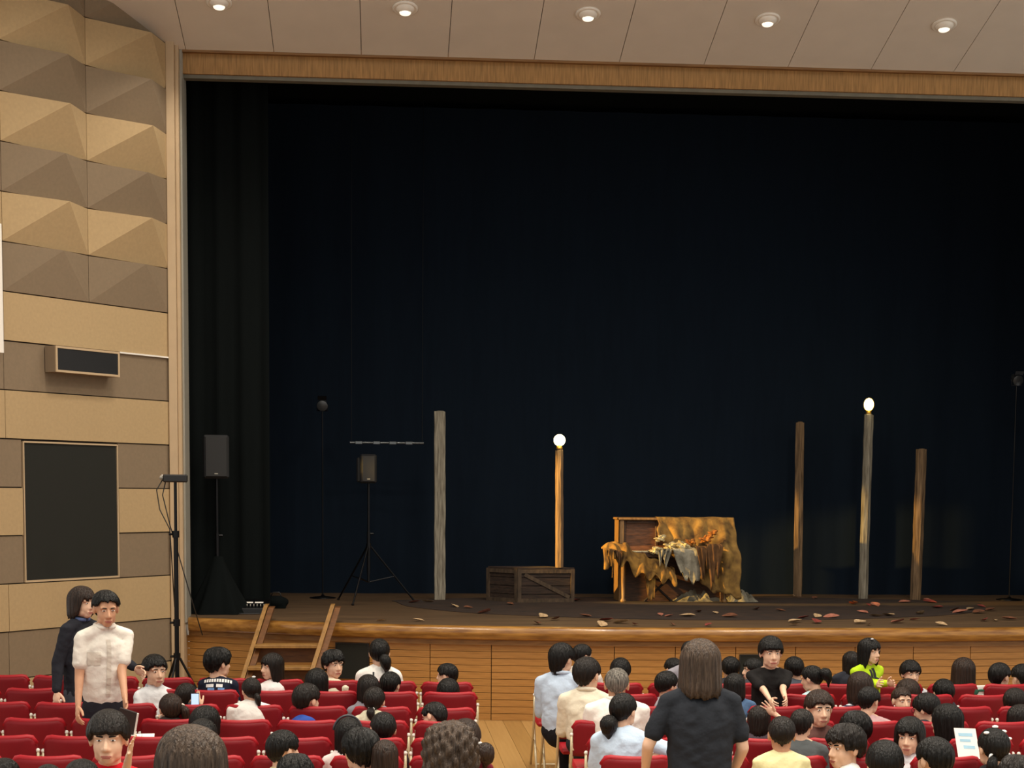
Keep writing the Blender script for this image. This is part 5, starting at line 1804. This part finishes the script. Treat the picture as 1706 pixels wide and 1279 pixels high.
person(1337, 1180, 36, 10.9, 'kid', 10, 30, 'short', 'soft', '55595a', 'child with dark hair right behind boy in yellow', glasses=False)
person(1425, 1184, 52, R_[5] + .1, 'kid', -5, -30, 'messy', 'black', '3a3a3e', 'boy with wavy black hair in the middle of the right block')
person(1408, 1206, 72, 10.3, 'kid', -60, -115, 'messy', 'soft', 'f1f1ee', 'child in white turned left with tousled grey-black hair', hsmax=1.2)


# ---------------- small things held or lying about
def slab(name, px, py, y, w, h, th, rot, m, label, cat):
    p = at_y(px, py, y)
    e = empty(name, p)
    e.rotation_euler = rot
    tag(e, label, cat)
    return e


f = slab('folder', 211, 1212, 11.95, 0, 0, 0, (0.15, 0.25, -0.3), None, 'dark folder with pale edge held by man in white shirt', 'folder')
part('cover', box(-0.075, 0.065, -0.008, 0.008, -0.14, 0.14, 0.004), mat('folder_dark', '2a211d', 0.6), f)
part('pages', box(0.065, 0.075, -0.006, 0.006, -0.135, 0.135), M_white, f)
f = slab('phone', 325, 1168, 13.62, 0, 0, 0, (-0.2, 0, 0.1), None, 'small phone with lit screen held up by child at left', 'phone')
part('case', box(-0.035, 0.035, -0.005, 0.006, -0.07, 0.07, 0.004), M_blackpaint, f)
part('screen', box(-0.031, 0.031, -0.0065, -0.0045, -0.062, 0.062), mat('phone_screen', 'a8c4ee', 0.3, emit='b8d0ff', estr=0.7), f)
f = slab('leaflet', 1611, 1238, 10.75, 0, 0, 0, (-0.5, 0.05, 0.1), None, 'white leaflet with blue print held below long-haired leaning girl', 'leaflet')
part('sheet', box(-0.08, 0.08, -0.001, 0.001, -0.11, 0.11), M_white, f)
for i, (x0_, x1_, z0_, z1_) in enumerate(((-0.055, 0.05, 0.05, 0.075), (-0.05, 0.03, 0.01, 0.03), (-0.03, 0.055, -0.04, -0.015))):
    part('printed_line', box(x0_, x1_, -0.002, -0.0011, z0_, z1_), mat('leaflet_blue', '9cc4d8', 0.7), f)
f = slab('programme', 236, 1229, 11.9, 0, 0, 0, (-1.2, 0, 0.1), None, 'white programme lying on red seat back beside brown-haired girl', 'leaflet')
part('sheet', box(-0.09, 0.09, -0.002, 0.002, -0.06, 0.06), M_white, f)
part('fold', box(-0.002, 0.002, -0.003, -0.002, -0.06, 0.06), M_trimgrey, f)


# white shirt hung over a front-row seat back
hs_p = at_y(1622, 1142, 14.27)


def hung(u, v):
    x = (u - 0.5) * (0.30 + 0.02 * v)
    return Vector((x, 0.02 + 0.10 * (x / 0.225) ** 2 * 0.5 - 0.006 * math.sin(u * 14) * v, 0.0 - 0.125 * v))


hsh = cloth_sheet('hung_shirt', hung, 16, 8, cloth_mat(WHITE), 'white shirt with dark green print hung over a front-row seat back', 3, 'shirt', 0.004, hs_p)
gv, gf = [], []
for (cx_, cz_, rx_, rz_) in ((0.0, -0.06, 0.055, 0.032), (-0.075, -0.045, 0.035, 0.012), (0.075, -0.045, 0.035, 0.012), (0.0, -0.095, 0.04, 0.012)):
    v_, f_ = ellipsoid((cx_, 0.012, cz_), (rx_, 0.006, rz_), 12, 8)
    gf += [tuple(q + len(gv) for q in t_) for t_ in f_]
    gv += [tuple(q) for q in v_]
part('print', (np.array(gv), gf), mat('print_green', '1f5a44', 0.7), hsh, True)
